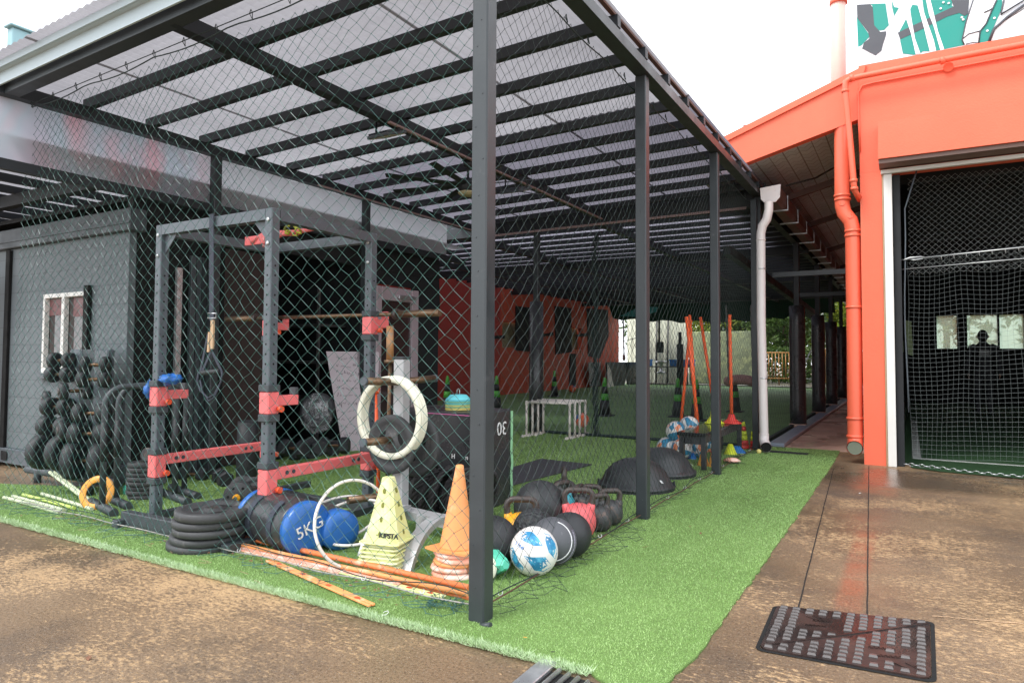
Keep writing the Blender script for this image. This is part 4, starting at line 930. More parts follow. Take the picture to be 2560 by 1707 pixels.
# gutter and white downpipe at the canopy end
GT=root('gutter','old brown roof gutter running back along the path','gutter',(-1.4,9,3))
b=MB(); y0,y1=8.35,28
pr=[(-.09,.10),(-.085,-.0),(-.05,-.04),(.06,-.04),(.10,.0),(.11,.13),(.10,.13),(.09,.01),(-.075,.01),(-.08,.10)]
b.prism(pr,0,y1-y0,Matrix(((1,0,0,-1.385),(0,0,-1,y0),(0,1,0,2.98),(0,0,0,1)))@Matrix.Rotation(PI,4,'Y')@Matrix.Scale(-1,4,(1,0,0)) if False else Matrix(((1,0,0,-1.385),(0,0,1,y0),(0,1,0,2.98),(0,0,0,1))))
b.build('trough','galvdark',GT)
b=MB(); b.prism([(-.105,.125),(-.095,-.01),(-.055,-.055),(.07,-.055),(.115,-.005),(.125,.145)],0,.02,Matrix(((1,0,0,-1.385),(0,0,1,y0-.02),(0,1,0,2.98),(0,0,0,1)))); b.build('end_cap','pipe_white',GT)
for k in range(14):
    y=8.9+k*.9; b=MB(); b.box(-1.50,-1.262,y,y+.03,2.925,2.94); b.box(-1.268,-1.262,y,y+.03,2.94,3.11); b.build('bracket','galv',GT)
WP=root('white_downpipe','off white round downpipe with swan neck and open outlet standing on the turf','downpipe',(-1.5,8.3,0))
yq=8.30; q=lambda px,py:GY(px,py,yq); r2=.050
b=MB(); pts=[q(1922,505),q(1922,525),q(1917,548),q(1906,565),q(1902,585),q(1903,800),q(1910,1085)]
b.tube(pts,[r2,r2,r2*1.05,r2*1.05,r2*1.02,r2,r2],16,caps=False); e0=pts[-1]
b.tube([e0,e0+Vector((0,-.01,-.07)),e0+Vector((.025,-.05,-.12)),e0+Vector((.04,-.10,-.135))],[r2*1.1,r2*1.12,r2*1.15,r2*1.18],16,caps=False); b.build('pipe','pipe_white',WP)
e=e0+Vector((.04,-.10,-.135)); b=MB(); b.tube([e+Vector((-.01,.035,.0)),e+Vector((0,.004,0))],r2*1.08,16); b.build('inner_wall','hole',WP)
b=MB(); b.tube([e+Vector((-.002,.008,0)),e+Vector((.001,-.002,0))],r2*1.22,16,caps=False); b.build('rim','pipe_white',WP)
for py,rr in ((600,1.1),(672,1.06),(945,1.06),(1085,1.12)):
    px=1902+ (py-585)*.016; c=q(px,py); b=MB(); b.tube([c-Vector((0,0,.006)),c+Vector((0,0,.006))],r2*rr,16); b.build('collar','pipe_white' if rr>1.07 else 'galv',WP)
b=MB(); b.cbox(-1.62,-1.55,8.42,8.5,0,3.0,.004); tag(b.build('end_post','steel'),'slim black cage end post directly behind the white downpipe','post')
# ---- interior of the hall
HI=root('hall_interior','black painted hall interior seen through the netted doorway','interior',(2,14,0))
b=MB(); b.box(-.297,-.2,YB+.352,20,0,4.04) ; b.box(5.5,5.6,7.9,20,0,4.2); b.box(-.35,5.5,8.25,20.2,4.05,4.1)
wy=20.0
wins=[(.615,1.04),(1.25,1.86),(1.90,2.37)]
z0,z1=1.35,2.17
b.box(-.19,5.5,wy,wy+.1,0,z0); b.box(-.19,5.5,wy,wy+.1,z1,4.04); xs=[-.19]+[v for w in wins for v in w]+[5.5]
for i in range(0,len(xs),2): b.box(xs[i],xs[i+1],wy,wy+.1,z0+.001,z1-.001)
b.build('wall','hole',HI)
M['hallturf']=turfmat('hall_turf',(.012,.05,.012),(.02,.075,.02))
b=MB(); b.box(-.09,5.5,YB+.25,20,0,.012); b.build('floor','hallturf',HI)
b=MB(); b.box(.02,.10,8.6,14,.0122,.016); b.box(.10,5.5,8.6,8.66,.0122,.016); b.build('court_line',pm('worn_white_line',(.35,.36,.34),.7,0,.5,18,0),HI)
b=MB(); b.bar((1.07,wy-.02,z0),(1.05,wy-.02,z1),.03,.03); b.bar((1.63,wy-.02,z0),(1.63,wy-.02,z1),.02,.03); b.build('window_bar','hole',HI)
mm,tt,bb_,oo=newmat('greenish_window_film'); tl_=tt.nodes.new('ShaderNodeBsdfTranslucent'); tl_.inputs[0].default_value=(.62,.74,.62,1); tp_=tt.nodes.new('ShaderNodeBsdfTransparent'); tp_.inputs[0].default_value=(.8,.88,.8,1); m3=tt.nodes.new('ShaderNodeMixShader'); m3.inputs[0].default_value=.45; tt.links.new(tl_.outputs[0],m3.inputs[1]); tt.links.new(tp_.outputs[0],m3.inputs[2]); tt.links.new(m3.outputs[0],oo.inputs[0]); M['milky']=mm
for i,w in enumerate(wins):
    b=MB(); b.box(w[0],w[1],wy+.04,wy+.045,z0,z1); b.build('pane',M['milky'],HI)
# bright ground/tree behind the hall windows
tree(2360,900,27,6,2.0,'leaf','green tree outside the hall window on the left',1600,.2)
tree(2560,900,26,6,2.0,'leafy','yellow green tree outside the right hall window',2600,.17)
# curtain strips lit in the dark
for px0,px1,py0,py1,lab in ((2246,2256,790,880,'faint pale curtain strip, left one inside the dark hall'),(2262,2280,800,890,'faint pale curtain strip, right one inside the dark hall')):
    vs=[GY(px0,py0,12),GY(px1-2,py0+3,12),GY(px1+3,py1,12),GY(px0+8,py1-5,12)]; b=MB(); b.add(vs+[v+Vector((0,.02,0)) for v in vs],[(0,1,2,3),(7,6,5,4),(0,4,5,1),(1,5,6,2),(2,6,7,3),(3,7,4,0)]); tag(b.build('curtain_strip',pm('dull_green_curtain',(.16,.2,.1),.8,0,.6,12,0)),lab,'curtain')
# doorway nets
UN=root('upper_doorway_net','pale diamond mesh net across the top of the hall doorway','net',(1.2,8.2,2.6))
b=MB(); netmesh(b,lambda u,v:Vector((.02+u,8.20+.03*math.sin(u*2),3.0-v)),30,17,.060,.060,.0012,knots=False,jit=.0012); b.build('mesh','netpale',UN)
QN=root('lower_doorway_net','grey square mesh sports net hanging across the hall doorway','net',(1.2,8.12,1.1))
b=MB(); sp=.047
def q2(u,v): 
    h=mnoise.noise_vector(Vector((u*3,v*1.2,.7))); return Vector((.0+u+h.x*.012+.010*math.sin(v*4+u*9),8.12+.03*math.sin(u*11)+h.y*.02,2.14+u*.055-v+h.z*.012-.03*abs(math.sin(u*6.5))*(1-v/2.1)))
for i in range(40): b.tube([q2(i*sp,j*sp) for j in range(45)],.00095,3,caps=False,smooth=False)
for j in range(45): b.tube([q2(i*sp,j*sp) for i in range(40)],.00095,3,caps=False,smooth=False)
b.build('mesh','netwhite',QN)
b=MB(); b.tube([(-.09,8.05,2.115),(1.8,8.05,2.22)],.006,6); b.tube([(-.09,8.06,2.02),(1.8,8.06,2.10)],.004,6); b.build('wire_rope','galv',QN)
b=MB(); b.tube([(-.09,8.05,2.115),(-.02,8.05,2.12),(.02,8.04,2.135),(.12,8.04,2.14),(.16,8.05,2.13)],.006,6); b.tube([(.02,8.05,2.12),(.07,8.05,2.11),(.14,8.05,2.12)],.006,6); b.build('turnbuckle','galv',QN)
for k in range(14):
    x=.3+k*.105; z=2.115+.055*(x+.09); b=MB(); b.tube([(x,8.05,z+.005),(x,8.06,z-.02),(x+.005,8.07,z-.035)],.004,5); b.build('hook','galv',QN)
def chain(pts,name,par,link=.022,r=.0028,mat='galv'):
    b=MB(); L=[Vector(p) for p in pts]; k=0
    for i in range(len(L)-1):
        d=L[i+1]-L[i]; n=max(1,int(d.length/(link*1.5)))
        for j in range(n):
            c=L[i]+d*(j+.5)/n; dd=d.normalized(); s=Vector((0,0,1)) if k%2 else dd.cross(Vector((0,0,1))).normalized(); k+=1
            b.tube([c+dd*(link*.9*math.cos(a))+s*(link*.5*math.sin(a)) for a in np.linspace(0,2*PI,9)[:-1]],r,4,closed=True)
    return b.build(name,mat,par)
ch=chain([(-.06,8.00,.03),(.25,7.93,.025),(.42,7.86,.02),(.7,7.80,.02),(1.3,7.76,.02)],'chain',None,.03,.004); tag(ch,'galvanised chain lying along the foot of the doorway net','chain')
# dark turf lip spilling out of the doorway
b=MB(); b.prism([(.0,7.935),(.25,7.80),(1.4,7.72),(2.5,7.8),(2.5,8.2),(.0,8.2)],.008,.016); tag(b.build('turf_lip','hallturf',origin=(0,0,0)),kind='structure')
# person walking away inside the hall
PS=root('person','person in dark clothes with a grey print on the back, standing inside the hall','person',(1.28,16.4,0))
b=MB()
b.tube([(0,0,.86),(0,0,.98),(0,-.01,1.12),(0,-.01,1.26),(0,0,1.36),(0,0,1.41),(0,.01,1.46)],[.145,.14,.15,.175,.16,.08,.055],16)
for sx in (-1,1):
    b.tube([(sx*.13,0,1.355),(sx*.19,0,1.33),(sx*.235,.01,1.20),(sx*.26,-.01,1.08),(sx*.265,-.05,.95),(sx*.26,-.09,.86),(sx*.255,-.10,.80)],[.06,.062,.052,.046,.040,.032,.03],10)
    b.tube([(sx*.08,0,.90),(sx*.095,.03*sx,.70),(sx*.10,.06*sx,.48),(sx*.10,.02*sx,.28),(sx*.10,-.02*sx,.09)],[.10,.085,.062,.055,.042],12)
    b.tube([(sx*.10,-.05-.02*sx,.045),(sx*.105,.05-.02*sx,.05),(sx*.11,.17-.02*sx,.035)],[.04,.048,.035],10)
b.sphere((0,.02,1.54),.1,16,12,Matrix.Diagonal((.82,1,1.2,1)))
for v in range(len(b.v)): b.v[v]=Vector(b.v[v])
bo=b.build('body','darkcloth',PS,local=True); rm=bo.modifiers.new('remesh','REMESH'); rm.mode='VOXEL'; rm.voxel_size=.016; rm.use_smooth_shade=True
b=MB(); b.sphere((0,.005,1.56),.108,16,12,Matrix.Diagonal((.84,.98,1.12,1))); b.build('hair','hair',PS,local=True)
b=MB(); b.prism([(-.09,1.16),(.09,1.16),(.08,1.28),(-.07,1.29)],-.004,.004,Matrix(((1,0,0,0),(0,0,1,-.178),(0,1,0,0),(0,0,0,1)))); b.build('back_print','greyprint',PS,local=True)
for sx in (-1,1):
    b=MB(); b.lathe([(.001,-.03),(.016,-.02),(.018,.01),(.001,.03)],8,TR((sx*.088,.02,1.54))); b.build('ear','skin',PS,local=True)
    b=MB(); b.sphere((sx*.255,-.10,.775),.032,10,8,Matrix.Diagonal((.6,1,1.2,1)))
    for k in range(4): b.tube([(sx*.255,-.125+.016*k,.755),(sx*.252,-.13+.016*k,.725),(sx*.246,-.13+.016*k,.70+.004*abs(k-1))],[.009,.008,.006],6)
    b.tube([(sx*.25,-.135,.78),(sx*.244,-.15,.755)],[.010,.007],6); b.build('hand','skin',PS,local=True)
# ================================================================ POWER RACK
RK=root('power_rack','grey steel power rack with red safety arms standing in the front left of the cage','power rack',(-3.79,3.2,0))
RP={'fl':(-4.335,2.72),'fr':(-3.25,2.72),'rl':(-4.335,3.62),'rr':(-3.29,3.62)}
w=.062
for k,(x,y) in RP.items():
    b=MB(); b.cbox(x-w/2,x+w/2,y-w/2,y+w/2,.0,1.97,.005); b.mat(1)
    for i in range(29):
        z=.12+i*.058
        if z>1.68: break
        b.lathe([(.0065,0),(.0065,.0008)],8,TR((x,y-w/2,z),(R(90),0,0)))
        b.lathe([(.0065,0),(.0065,.0008)],8,TR((x+w/2,y,z),(0,R(90),0)))
    b.mat(2)
    for z in (1.76,1.90): b.lathe([(.014,0),(.013,.007),(.006,.009)],6,TR((x,y-w/2,z),(R(90),0,0)))
    b.build('post',['rackgrey','hole','galv'],RK)
def sleeve(x,y,z0,z1,arm=None,ang=(0,1,0),rear=False):
    b=MB(); s=.041; b.cbox(x-s,x+s,y-s,y+s,z0,z1,.006); o=b.build('sleeve','red',RK)
    s=.045
    for a,c in ((z0-.045,z0-.0005),(z1,z1+.042)): b=MB(); b.cbox(x-s,x+s,y-s,y+s,a,c,.005); b.build('sleeve_collar','rackdark',o)
    b=MB(); b.tube([(x+.041,y+.025,z0+.03),(x+.058,y+.025,z0+.03)],.008,8); b.tube([(x+.058,y+.025,z0+.03),(x+.082,y+.025,z0+.03)],.019,10); b.build('pull_knob','knobred',o)
    return o
for k in ('fl','fr'):
    x,y=RP[k]
    o=sleeve(x,y,.755,.885)
    b=MB(); b.cbox(x-.028,x+.028,y+.0415,y+.20,.80,.86,.004); b.build('catch_arm','red',o)
    b=MB(); b.cbox(x-.028,x+.028,y+.172,y+.198,.8605,.905,.004); b.build('catch_tip','rackdark',o)
    o=sleeve(x,y,.285,.435)
    xr,yr=RP['rl' if k=='fl' else 'rr']
    b=MB(); b.cbox(x-.026,x+.026,y+.0415,yr-.0415,.365,.43,.004); b.mat(1)
    for yy in (y+.12,y+.17,yr-.22,yr-.17): b.tube([(x+.0262,yy,.40),(x+.030,yy,.40)],.013,10)
    b.build('safety_arm',['red','rackdark'],o)
for k in ('rl','rr'):
    x,y=RP[k]; sleeve(x,y,.30,.43)
    o=sleeve(x,y,1.25,1.375)
    b=MB(); b.cbox(x-.028,x+.028,y+.0415,y+.17,1.30,1.36,.004); b.cbox(x-.028,x+.028,y+.145,y+.17,1.3605,1.42,.004); b.build('j_cup','red',o)
for nm,a,c in (('top_beam',(-4.304,2.72,1.935),(-3.281,2.72,1.935)),('top_beam',(-4.304,3.62,1.935),(-3.321,3.62,1.935)),('top_beam',(-4.335,2.751,1.935),(-4.335,3.589,1.935)),('top_beam',(-3.25,2.751,1.935),(-3.29,3.589,1.935))):
    b=MB(); b.bar(a,c,.06,.066); b.build(nm,'rackgrey',RK)
# gusset plates
for x,sx in ((-4.304,1),(-3.281,-1)):
    b=MB(); b.prism([(0,0),(sx*.13,0),(0,-.13)],-.003,.003,Matrix(((1,0,0,x),(0,0,1,2.72),(0,1,0,1.902),(0,0,0,1)))); b.build('gusset','rackgrey',RK)
for x in (-4.335,-3.27):
    b=MB(); b.cbox(x-.03,x+.03,2.45,4.05,.0,.055,.004); b.build('foot_beam','rackdark',RK)
b=MB(); b.cbox(-4.304,-3.30,3.62,3.68,.0,.055,.004); b.build('foot_beam','rackdark',RK)
b=MB(); b.cbox(-4.36,-3.55,2.50,2.56,.003,.10,.005); b.build('plate_skid','rackdark',RK)
# red grip tubes under the top
b=MB(); p0=GY(618,605,3.05); b.cbox(p0.x-.02,GY(662,605,3.05).x,3.045,3.06,p0.z-.025,p0.z+.035,.002); b.build('grip_plate','red',RK)
b=MB(); b.tube([GY(628,607,3.04),GY(655,588,3.06),GY(690,582,3.1),GY(740,580,3.15),GY(790,571,3.3),GY(835,573,3.5)],.015,8)
b.tube([GY(660,615,3.2),GY(705,586,3.1),GY(740,586,3.2),GY(775,568,3.25),GY(800,566,3.3)],.013,8); b.build('grip_tube','red',RK)
bd=MB()
for k in range(5):
    pts=[GY(700+10*k+rng.uniform(-6,6),585-6*k%9+rng.uniform(-8,6),3.1)]
    for i in range(6): pts.append(pts[-1]+Vector((rng.uniform(-.02,.03),rng.uniform(-.03,.03),rng.uniform(-.02,.02))))
    bd.tube(pts,.007,5)
tag(bd.build('resistance_band',pm('yellow_green_band',(.35,.36,.03),.5,0,.3,12,0)),'yellow and green elastic band knotted on the red grips of the power rack','exercise band')
# barbell across the rear cups
BB=root('barbell','rusty bare barbell lying in the red cups of the power rack','barbell',(-3.9,3.72,1.385))
yb=3.72; zb_=1.385
L=GY(567,798,yb); Rr=GY(1100,782,yb-.05); ax=(Rr-L).normalized()
b=MB(); b.tube([L+ax*.40,Rr-ax*.40],.0145,12); b.build('shaft','brownsteel',BB)
for a,c in ((L,L+ax*.37),(Rr-ax*.37,Rr)):
    b=MB(); b.tube([a,c],.0255,14); b.build('sleeve','brownsteel',BB)
for a in (L+ax*.37,Rr-ax*.40): b=MB(); b.tube([a,a+ax*.03],.038,14); b.build('collar','handle',BB)
# suspension trainer
ST=root('suspension_trainer','dark webbing suspension trainer hanging from the front bar of the power rack','suspension trainer',(-4.05,2.69,1.9))
ys=2.675; q=lambda px,py:GY(px,py,ys)
b=MB(); b.bar(q(529,535),q(529,800),.042,.004,(0,1,0)); b.build('anchor_strap','strap',ST)
b=MB(); b.tube([q(520,783),q(540,783),q(540,795),q(520,795)],.004,5,closed=True); b.build('buckle','galv',ST)
b=MB(); b.bar(q(532,800),q(530,872),.026,.012,(0,1,0)); b.bar(q(524,830),q(521,880),.018,.010,(0,1,0)); b.build('wrapped_tab','wood',ST)
for pts in ([(526,880),(505,930)],[(531,880),(555,930)],[(520,835),(513,905),(500,932)]):
    b=MB(); b.bar(q(*pts[0]),q(*pts[-1]),.018,.003,(0,1,0)); b.build('strap','strap',ST)
b=MB(); b.tube([q(505,932),q(550,928)],.016,12); b.build('handle','rubber',ST)
b=MB(); b.tube([q(497,930),q(493,950),q(500,975),q(520,995),q(537,985),q(552,955),q(556,930)],.006,6); b.tube([q(500,950),q(506,978),q(522,1003),q(536,993),q(549,962)],.005,6); b.build('foot_loop','strap',ST)
cl=MB(); 
vs=[];n=12
def blob(c,r,sc,amp,seed,T=None):
    b=MB(); b.sphere((0,0,0),1,24,14)
    for i,v in enumerate(b.v):
        h=mnoise.noise(v*2.3+Vector((seed,0,0)))*amp+mnoise.noise(v*6+Vector((seed,3,0)))*amp*.4
        u=v*(1+h); b.v[i]=Vector((u.x*r*sc[0],u.y*r*sc[1],u.z*r*sc[2]))+Vector(c)
    return b
bb=blob((-4.24,2.74,.935),.07,(1.2,.9,.5),.5,3); bb.v+= []; tag(bb.build('cloth','blue'),'crumpled blue cloth lying on the upper red sleeve of the left rack post','cloth')
bb=blob((-4.40,2.70,.86),.05,(.5,.9,1.1),.5,9); tag(bb.build('cloth','blue'),'blue cloth corner hanging beside the left rack post','cloth')
# ================================================================ DUMBBELL TOWER
DT=root('dumbbell_tower','black upright dumbbell tower in front of the cabin window','dumbbell rack',(-5.85,3.08,0))
b=MB(); b.cbox(-6.16,-5.98,3.06,3.12,.12,1.14,.01); b.cbox(-5.78,-5.58,3.06,3.12,.12,1.14,.01); b.build('side_plate','rackgrey',DT)
b=MB(); b.cbox(-5.979,-5.781,3.07,3.10,.12,1.14,.005); b.build('back_plate','rackdark',DT)
for x in (-6.3,-5.45): b=MB(); b.tube([(x,3.05,.1),(-5.9,3.08,.14)],.03,8); b.build('foot_tube','rackdark',DT)
b=MB(); b.tube([(-6.62,2.98,.10),(-5.3,3.02,.10)],.035,10); b.tube([(-6.45,2.98,.0),(-6.45,2.98,.1)],.03,8); b.tube([(-5.35,3.02,.0),(-5.35,3.02,.1)],.03,8); b.build('base_tube','rackdark',DT)
def dumbbell(r,ln,hr,lab,group,hexh=False,mat='rubber'):
    d=root('dumbbell',lab,'dumbbell',(0,0,0),0,group)
    for s in (-1,1):
        b=MB(); x0=s*hr; x1=s*(hr+ln)
        a,c=min(x0,x1),max(x0,x1); n=6 if hexh else 20
        T=Matrix.Rotation(R(90),4,'Y')
        pr=[(r*.82,a),(r,a+ln*.15),(r,c-ln*.15),(r*.84,c)]
        b.lathe([(p[0],p[1]) for p in pr],n,T,smooth=not hexh)
        o=b.build('head',mat,d,local=True)
        if not hexh:
            b=MB(); xx=s*(hr+ln); b.lathe([(r*.42,-.004),(r*.45,.004),(r*.2,.006)],16,Matrix.Translation((xx,0,0))@Matrix.Rotation(R(90)*s,4,'Y')); b.build('end_cap','handle',o,local=True)
    b=MB(); b.tube([(-hr-.005,0,0),(-hr*.5,0,0),(0,0,0),(hr*.5,0,0),(hr+.005,0,0)],[.013,.014,.017,.014,.013],10); b.build('handle','brownsteel',d,local=True)
    return d
lv=[('top',.068,1.045),('second',.068,.93),('third',.078,.66),('fourth',.088,.50),('bottom',.15,.29)]
for i,(nm,r_,z) in enumerate(lv):
    for s,(x,side) in enumerate(((-6.13,'left'),(-5.62,'right'))):
        zz=z-(.0 if s==0 else .03)
        d=dumbbell(r_,.05+.012*i,.052,'%s round headed dumbbell in the %s column of the dumbbell tower'%(nm,side),'dumbbells on the tower')
        d.location=(x,2.99-.01*i,zz); d.rotation_euler=(0,0,R(14 if s==0 else 35))
for i,(z,r_) in enumerate(((.80,.07),(.48,.085))):
    d=dumbbell(r_,.06,.05,('upper' if i==0 else 'lower')+' dumbbell turned end on between the two columns of the tower','dumbbells on the tower'); d.location=(-5.88,2.97,z); d.rotation_euler=(0,0,R(75))
d=dumbbell(.075,.06,.05,'dumbbell sticking out at the far left edge of the tower','dumbbells on the tower'); d.location=(-6.33,3.06,.71); d.rotation_euler=(0,0,R(70))
# ================================================================ DIP BARS
def dipbar(p,q,lab):
    r=root('dip_bar',lab,'dip bar',p,0,'dip bars'); p=Vector(p);q=Vector(q); u=(q-p).normalized(); n_=Vector((-u.y,u.x,0)); H=.87; rr=.13
    pts=[p,p+Vector((0,0,H-rr))]+arc(p+u*rr+Vector((0,0,H-rr)),rr,PI,PI/2,6,u,(0,0,1))+arc(q-u*rr+Vector((0,0,H-rr)),rr,PI/2,0,6,u,(0,0,1))+[q]
    b=MB(); b.tube(pts,.021,12); b.build('frame','rackdark',r)
    for c in (p,q): b=MB(); b.tube([c-n_*.26+Vector((0,0,.03)),c+n_*.26+Vector((0,0,.03))],.030,12); b.build('foot','rackdark',r)
    for c in (p,q): b=MB(); b.tube([c+Vector((0,0,.35)),c+Vector((0,0,.62))],.0235,12); b.build('lower_sleeve','rubber',r)
pA=G(255,1278);pB=G(436,1252);pC=G(290,1262);pD=G(460,1238)
pA.z=pB.z=pC.z=pD.z=0
dipbar(pA,pB,'black tubular dip bar nearest the net, left of the power rack'); dipbar(pC,pD,'black tubular dip bar standing just behind the first one')
# ================================================================ PLATES
def plate(r,h,T,lab,group=None,mat='rubber2',holes=True,hub='handle'):
    o=root('weight_plate',lab,'weight plate',T.to_translation(),0,group,rot=T.to_euler())
    b=MB(); b.lathe([(.026,.002),(.05,.001),(.055,h*.22),(r*.72,h*.22),(r*.78,0),(r*.95,0),(r,h*.15),(r,h*.85),(r*.95,h),(r*.78,h),(r*.72,h*.78),(.055,h*.78),(.05,h),(.026,h)],36)
    n=36; L=len(b.v)//n  # close the bore
    b.add([],[]); o_=len(b.v)
    b.f.pop(); b.f.pop(); b.sm.pop(); b.sm.pop(); b.mi.pop(); b.mi.pop()
    for k in range(n): b.f.append((k,(k+1)%n,(L-1)*n+(k+1)%n,(L-1)*n+k)[::-1]); b.sm.append(True); b.mi.append(0)
    b.build('disc',mat,o,local=True)
    b=MB(); b.lathe([(.0262,h*.05),(.033,h*.02),(.033,h*1.02),(.0262,h*.98)],20); b.build('hub',hub,o,local=True)
    if holes:
        b=MB()
        for k in range(3):
            a=k*2*PI/3+.4; T2=Matrix.Rotation(a,4,'Z')@Matrix.Translation((r*.46,0,0))@Matrix.Diagonal((.55,1.3,1,1))
            b.lathe([(r*.17,h*.782),(r*.17,h*.79)],18,T2)
        b.build('grip_hole','hole',o,local=True)
    return o
c0=G(520,1275,.21); nm=['bottom','second lowest','middle','second highest','top']; z=.004
for i in range(5):
    h=.042 if i<4 else .05; T=Matrix.Translation((c0.x-.03+.014*i*(1 if i<4 else .9)+rng.normal()*.008,c0.y+.02+rng.normal()*.006,z))@Euler((R(rng.normal()*1),R(rng.normal()*1),rng.uniform(0,3))).to_matrix().to_4x4()
    plate(.208 if i<3 else .205,h,T,nm[i]+' plate of the big black stack beside the net','black plates in the big stack'); z+=h+.001
c0=G(358,1245); z=.003; nm=['lowest','second','third','fourth','fifth','sixth','seventh','topmost']
for i in range(8):
    T=Matrix.Translation((c0.x+rng.normal()*.008,c0.y+rng.normal()*.008,z)); plate(.115 if i<6 else .108,.034,T,nm[i]+' plate of the small stack beside the left rack post','plates in the small stack',holes=False); z+=.0345
T=TR((c0.x+.03,c0.y+.02,z+.05),(R(80),0,R(20))); plate(.055,.03,T,'small rusty plate leaning on top of the small stack',mat='iron',holes=False)
# pair of plates with yellow collar (loaded handle) and hexes
LD=root('adjustable_dumbbell','adjustable dumbbell with drilled grey plates and a yellow screw collar','dumbbell',G(600,1262))
c1=G(598,1240,.105); 
for k,off in enumerate((0,.05,.26)):
    T=Matrix.Translation(c1+Vector((-.10,.10,0)).normalized()*off)@alignz((.55,-.83,0)); b=MB(); b.lathe([(.02,0),(.1,0),(.105,.006),(.105,.022),(.1,.028),(.02,.028)],30,T); b.mat(1)
    for j in range(6): a=j*PI/3; b.lathe([(.010,0),(.010,.001)],10,T@Matrix.Translation((.068*math.cos(a),.068*math.sin(a),.028)))
    b.build('plate',['rubber2','hole'],LD)
b=MB(); d=Vector((.55,-.83,0)); b.tube([c1+d*.03,c1+d*.10],.012,10); b.build('bar','handle',LD)
b=MB(); b.tube([c1+d*.045,c1+d*.065],.026,8); b.tube([c1+d*.066,c1+d*.075],.016,8); b.build('collar','kb_yellow',LD)
T=TR(G(640,1228,.11),(R(78),0,R(30))); plate(.105,.03,T,'drilled grey plate leaning behind the adjustable dumbbell',mat='rubber2',holes=False)
def place(px,py,r_,rz,lab,hexh=True,z=0,ln=.08,mat='rubber'):
    d=dumbbell(r_,ln,.06,lab,'loose dumbbells on the turf',hexh,mat); p=G(px,py,z); d.location=(p.x,p.y,z+r_*(.87 if hexh else 1)); d.rotation_euler=(0,0,R(rz)); return d
place(556,1212,.07,-25,'black hex dumbbell on the turf left of the dark roller')
place(480,1200,.06,20,'black hex dumbbell on the turf between the rack posts')
place(655,1195,.065,60,'black hex dumbbell behind the near rack post')
for i,(px,py,z_,rz,lab) in enumerate(((716,1150,0,20,'left hex dumbbell in the lower row under the wrapped plates'),(760,1145,0,-10,'middle hex dumbbell in the lower row under the wrapped plates'),(812,1140,0,15,'right hex dumbbell in the lower row under the wrapped plates'),(735,1140,.13,5,'left hex dumbbell in the upper row under the wrapped plates'),(785,1135,.13,-20,'middle hex dumbbell in the upper row under the wrapped plates'),(835,1132,.13,30,'right hex dumbbell in the upper row by the grey threshold'))): place(px,py,.085,rz,lab,True,z_,.09)
c2=GY(798,1025,5.05)
PW=root('wrapped_plates','black plates wrapped in crumpled clear film on top of the dumbbell pile','plates',c2)
b=MB(); b.lathe([(.09,0),(.17,0),(.18,.02),(.18,.06),(.17,.08),(.09,.08),(.085,.04),(.09,0)],36,Matrix.Translation(c2)@alignz((.4,-.9,.15))); b.build('ring','rubber',PW)
bb=blob(c2+Vector((.02,-.08,-.04)),.2,(1,.35,.95),.35,5); bb.build('film_wrap','film',PW)
# dark roller
b=MB(); p=G(616,1218); b.lathe([(.055,.0),(.082,.0),(.084,.02),(.086,.3),(.082,.55),(.06,.555),(.055,.54)],24,TR((p.x,p.y,0),(R(2),R(3),0))); tag(b.build('foam_roller','rubber'),'tall dark foam roller standing upright on the turf behind the red bar','foam roller')
# amber ring
b=MB(); c=G(243,1232,.115); T=Matrix.Translation(c)@alignz((.45,-.80,.30)); b.lathe([(.078,0),(.12,0),(.124,.004),(.12,.010),(.078,.010),(.075,.005),(.078,0)],40,T); tag(b.build('amber_ring','ringyellow'),'flat amber training ring leaning behind the dip bars','ring')
for (px,py,c_,l) in ((325,1235,'mint','small green and rust tin beside the small plate stack'),(215,1240,'rubber','small dark rubber block behind the amber ring')):
    p=G(px,py); b=MB(); b.lathe([(.04,0),(.05,.005),(.052,.05),(.047,.07),(.02,.075)],16,TR((p.x,p.y,0))); tag(b.build('small_pot' if c_=='mint' else 'rubber_foot',c_),l,'pot' if c_=='mint' else 'rubber block')
# sticks at left
def stick(a,c,r_,mat,lab,z=.02,z2=None):
    p=G(*a,z); q_=G(*c,z if z2 is None else z2); b=MB(); b.tube([p,p.lerp(q_,.5)+Vector((0,0,.002)),q_],r_,8); return tag(b.build('agility_stick',mat),lab,'stick','sticks lying by the net')
stick((10,1243),(150,1281),.014,'palegreen','pale bleached stick lying nearest the net at far left')
stick((32,1240),(160,1275),.014,'palegreen','second pale bleached stick beside the nearest one at far left')
stick((58,1236),(185,1270),.013,'lime','bright lime stick in the group at far left')
stick((105,1234),(230,1272),.014,'palegreen','pale stick lying furthest right in the group at far left')
stick((125,1180),(232,1262),.014,'palegreen','pale stick propped against the amber ring',.16,.02)
stick((135,1180),(240,1262),.012,'palegreen','thin pale stick propped beside the other against the amber ring',.16,.02)
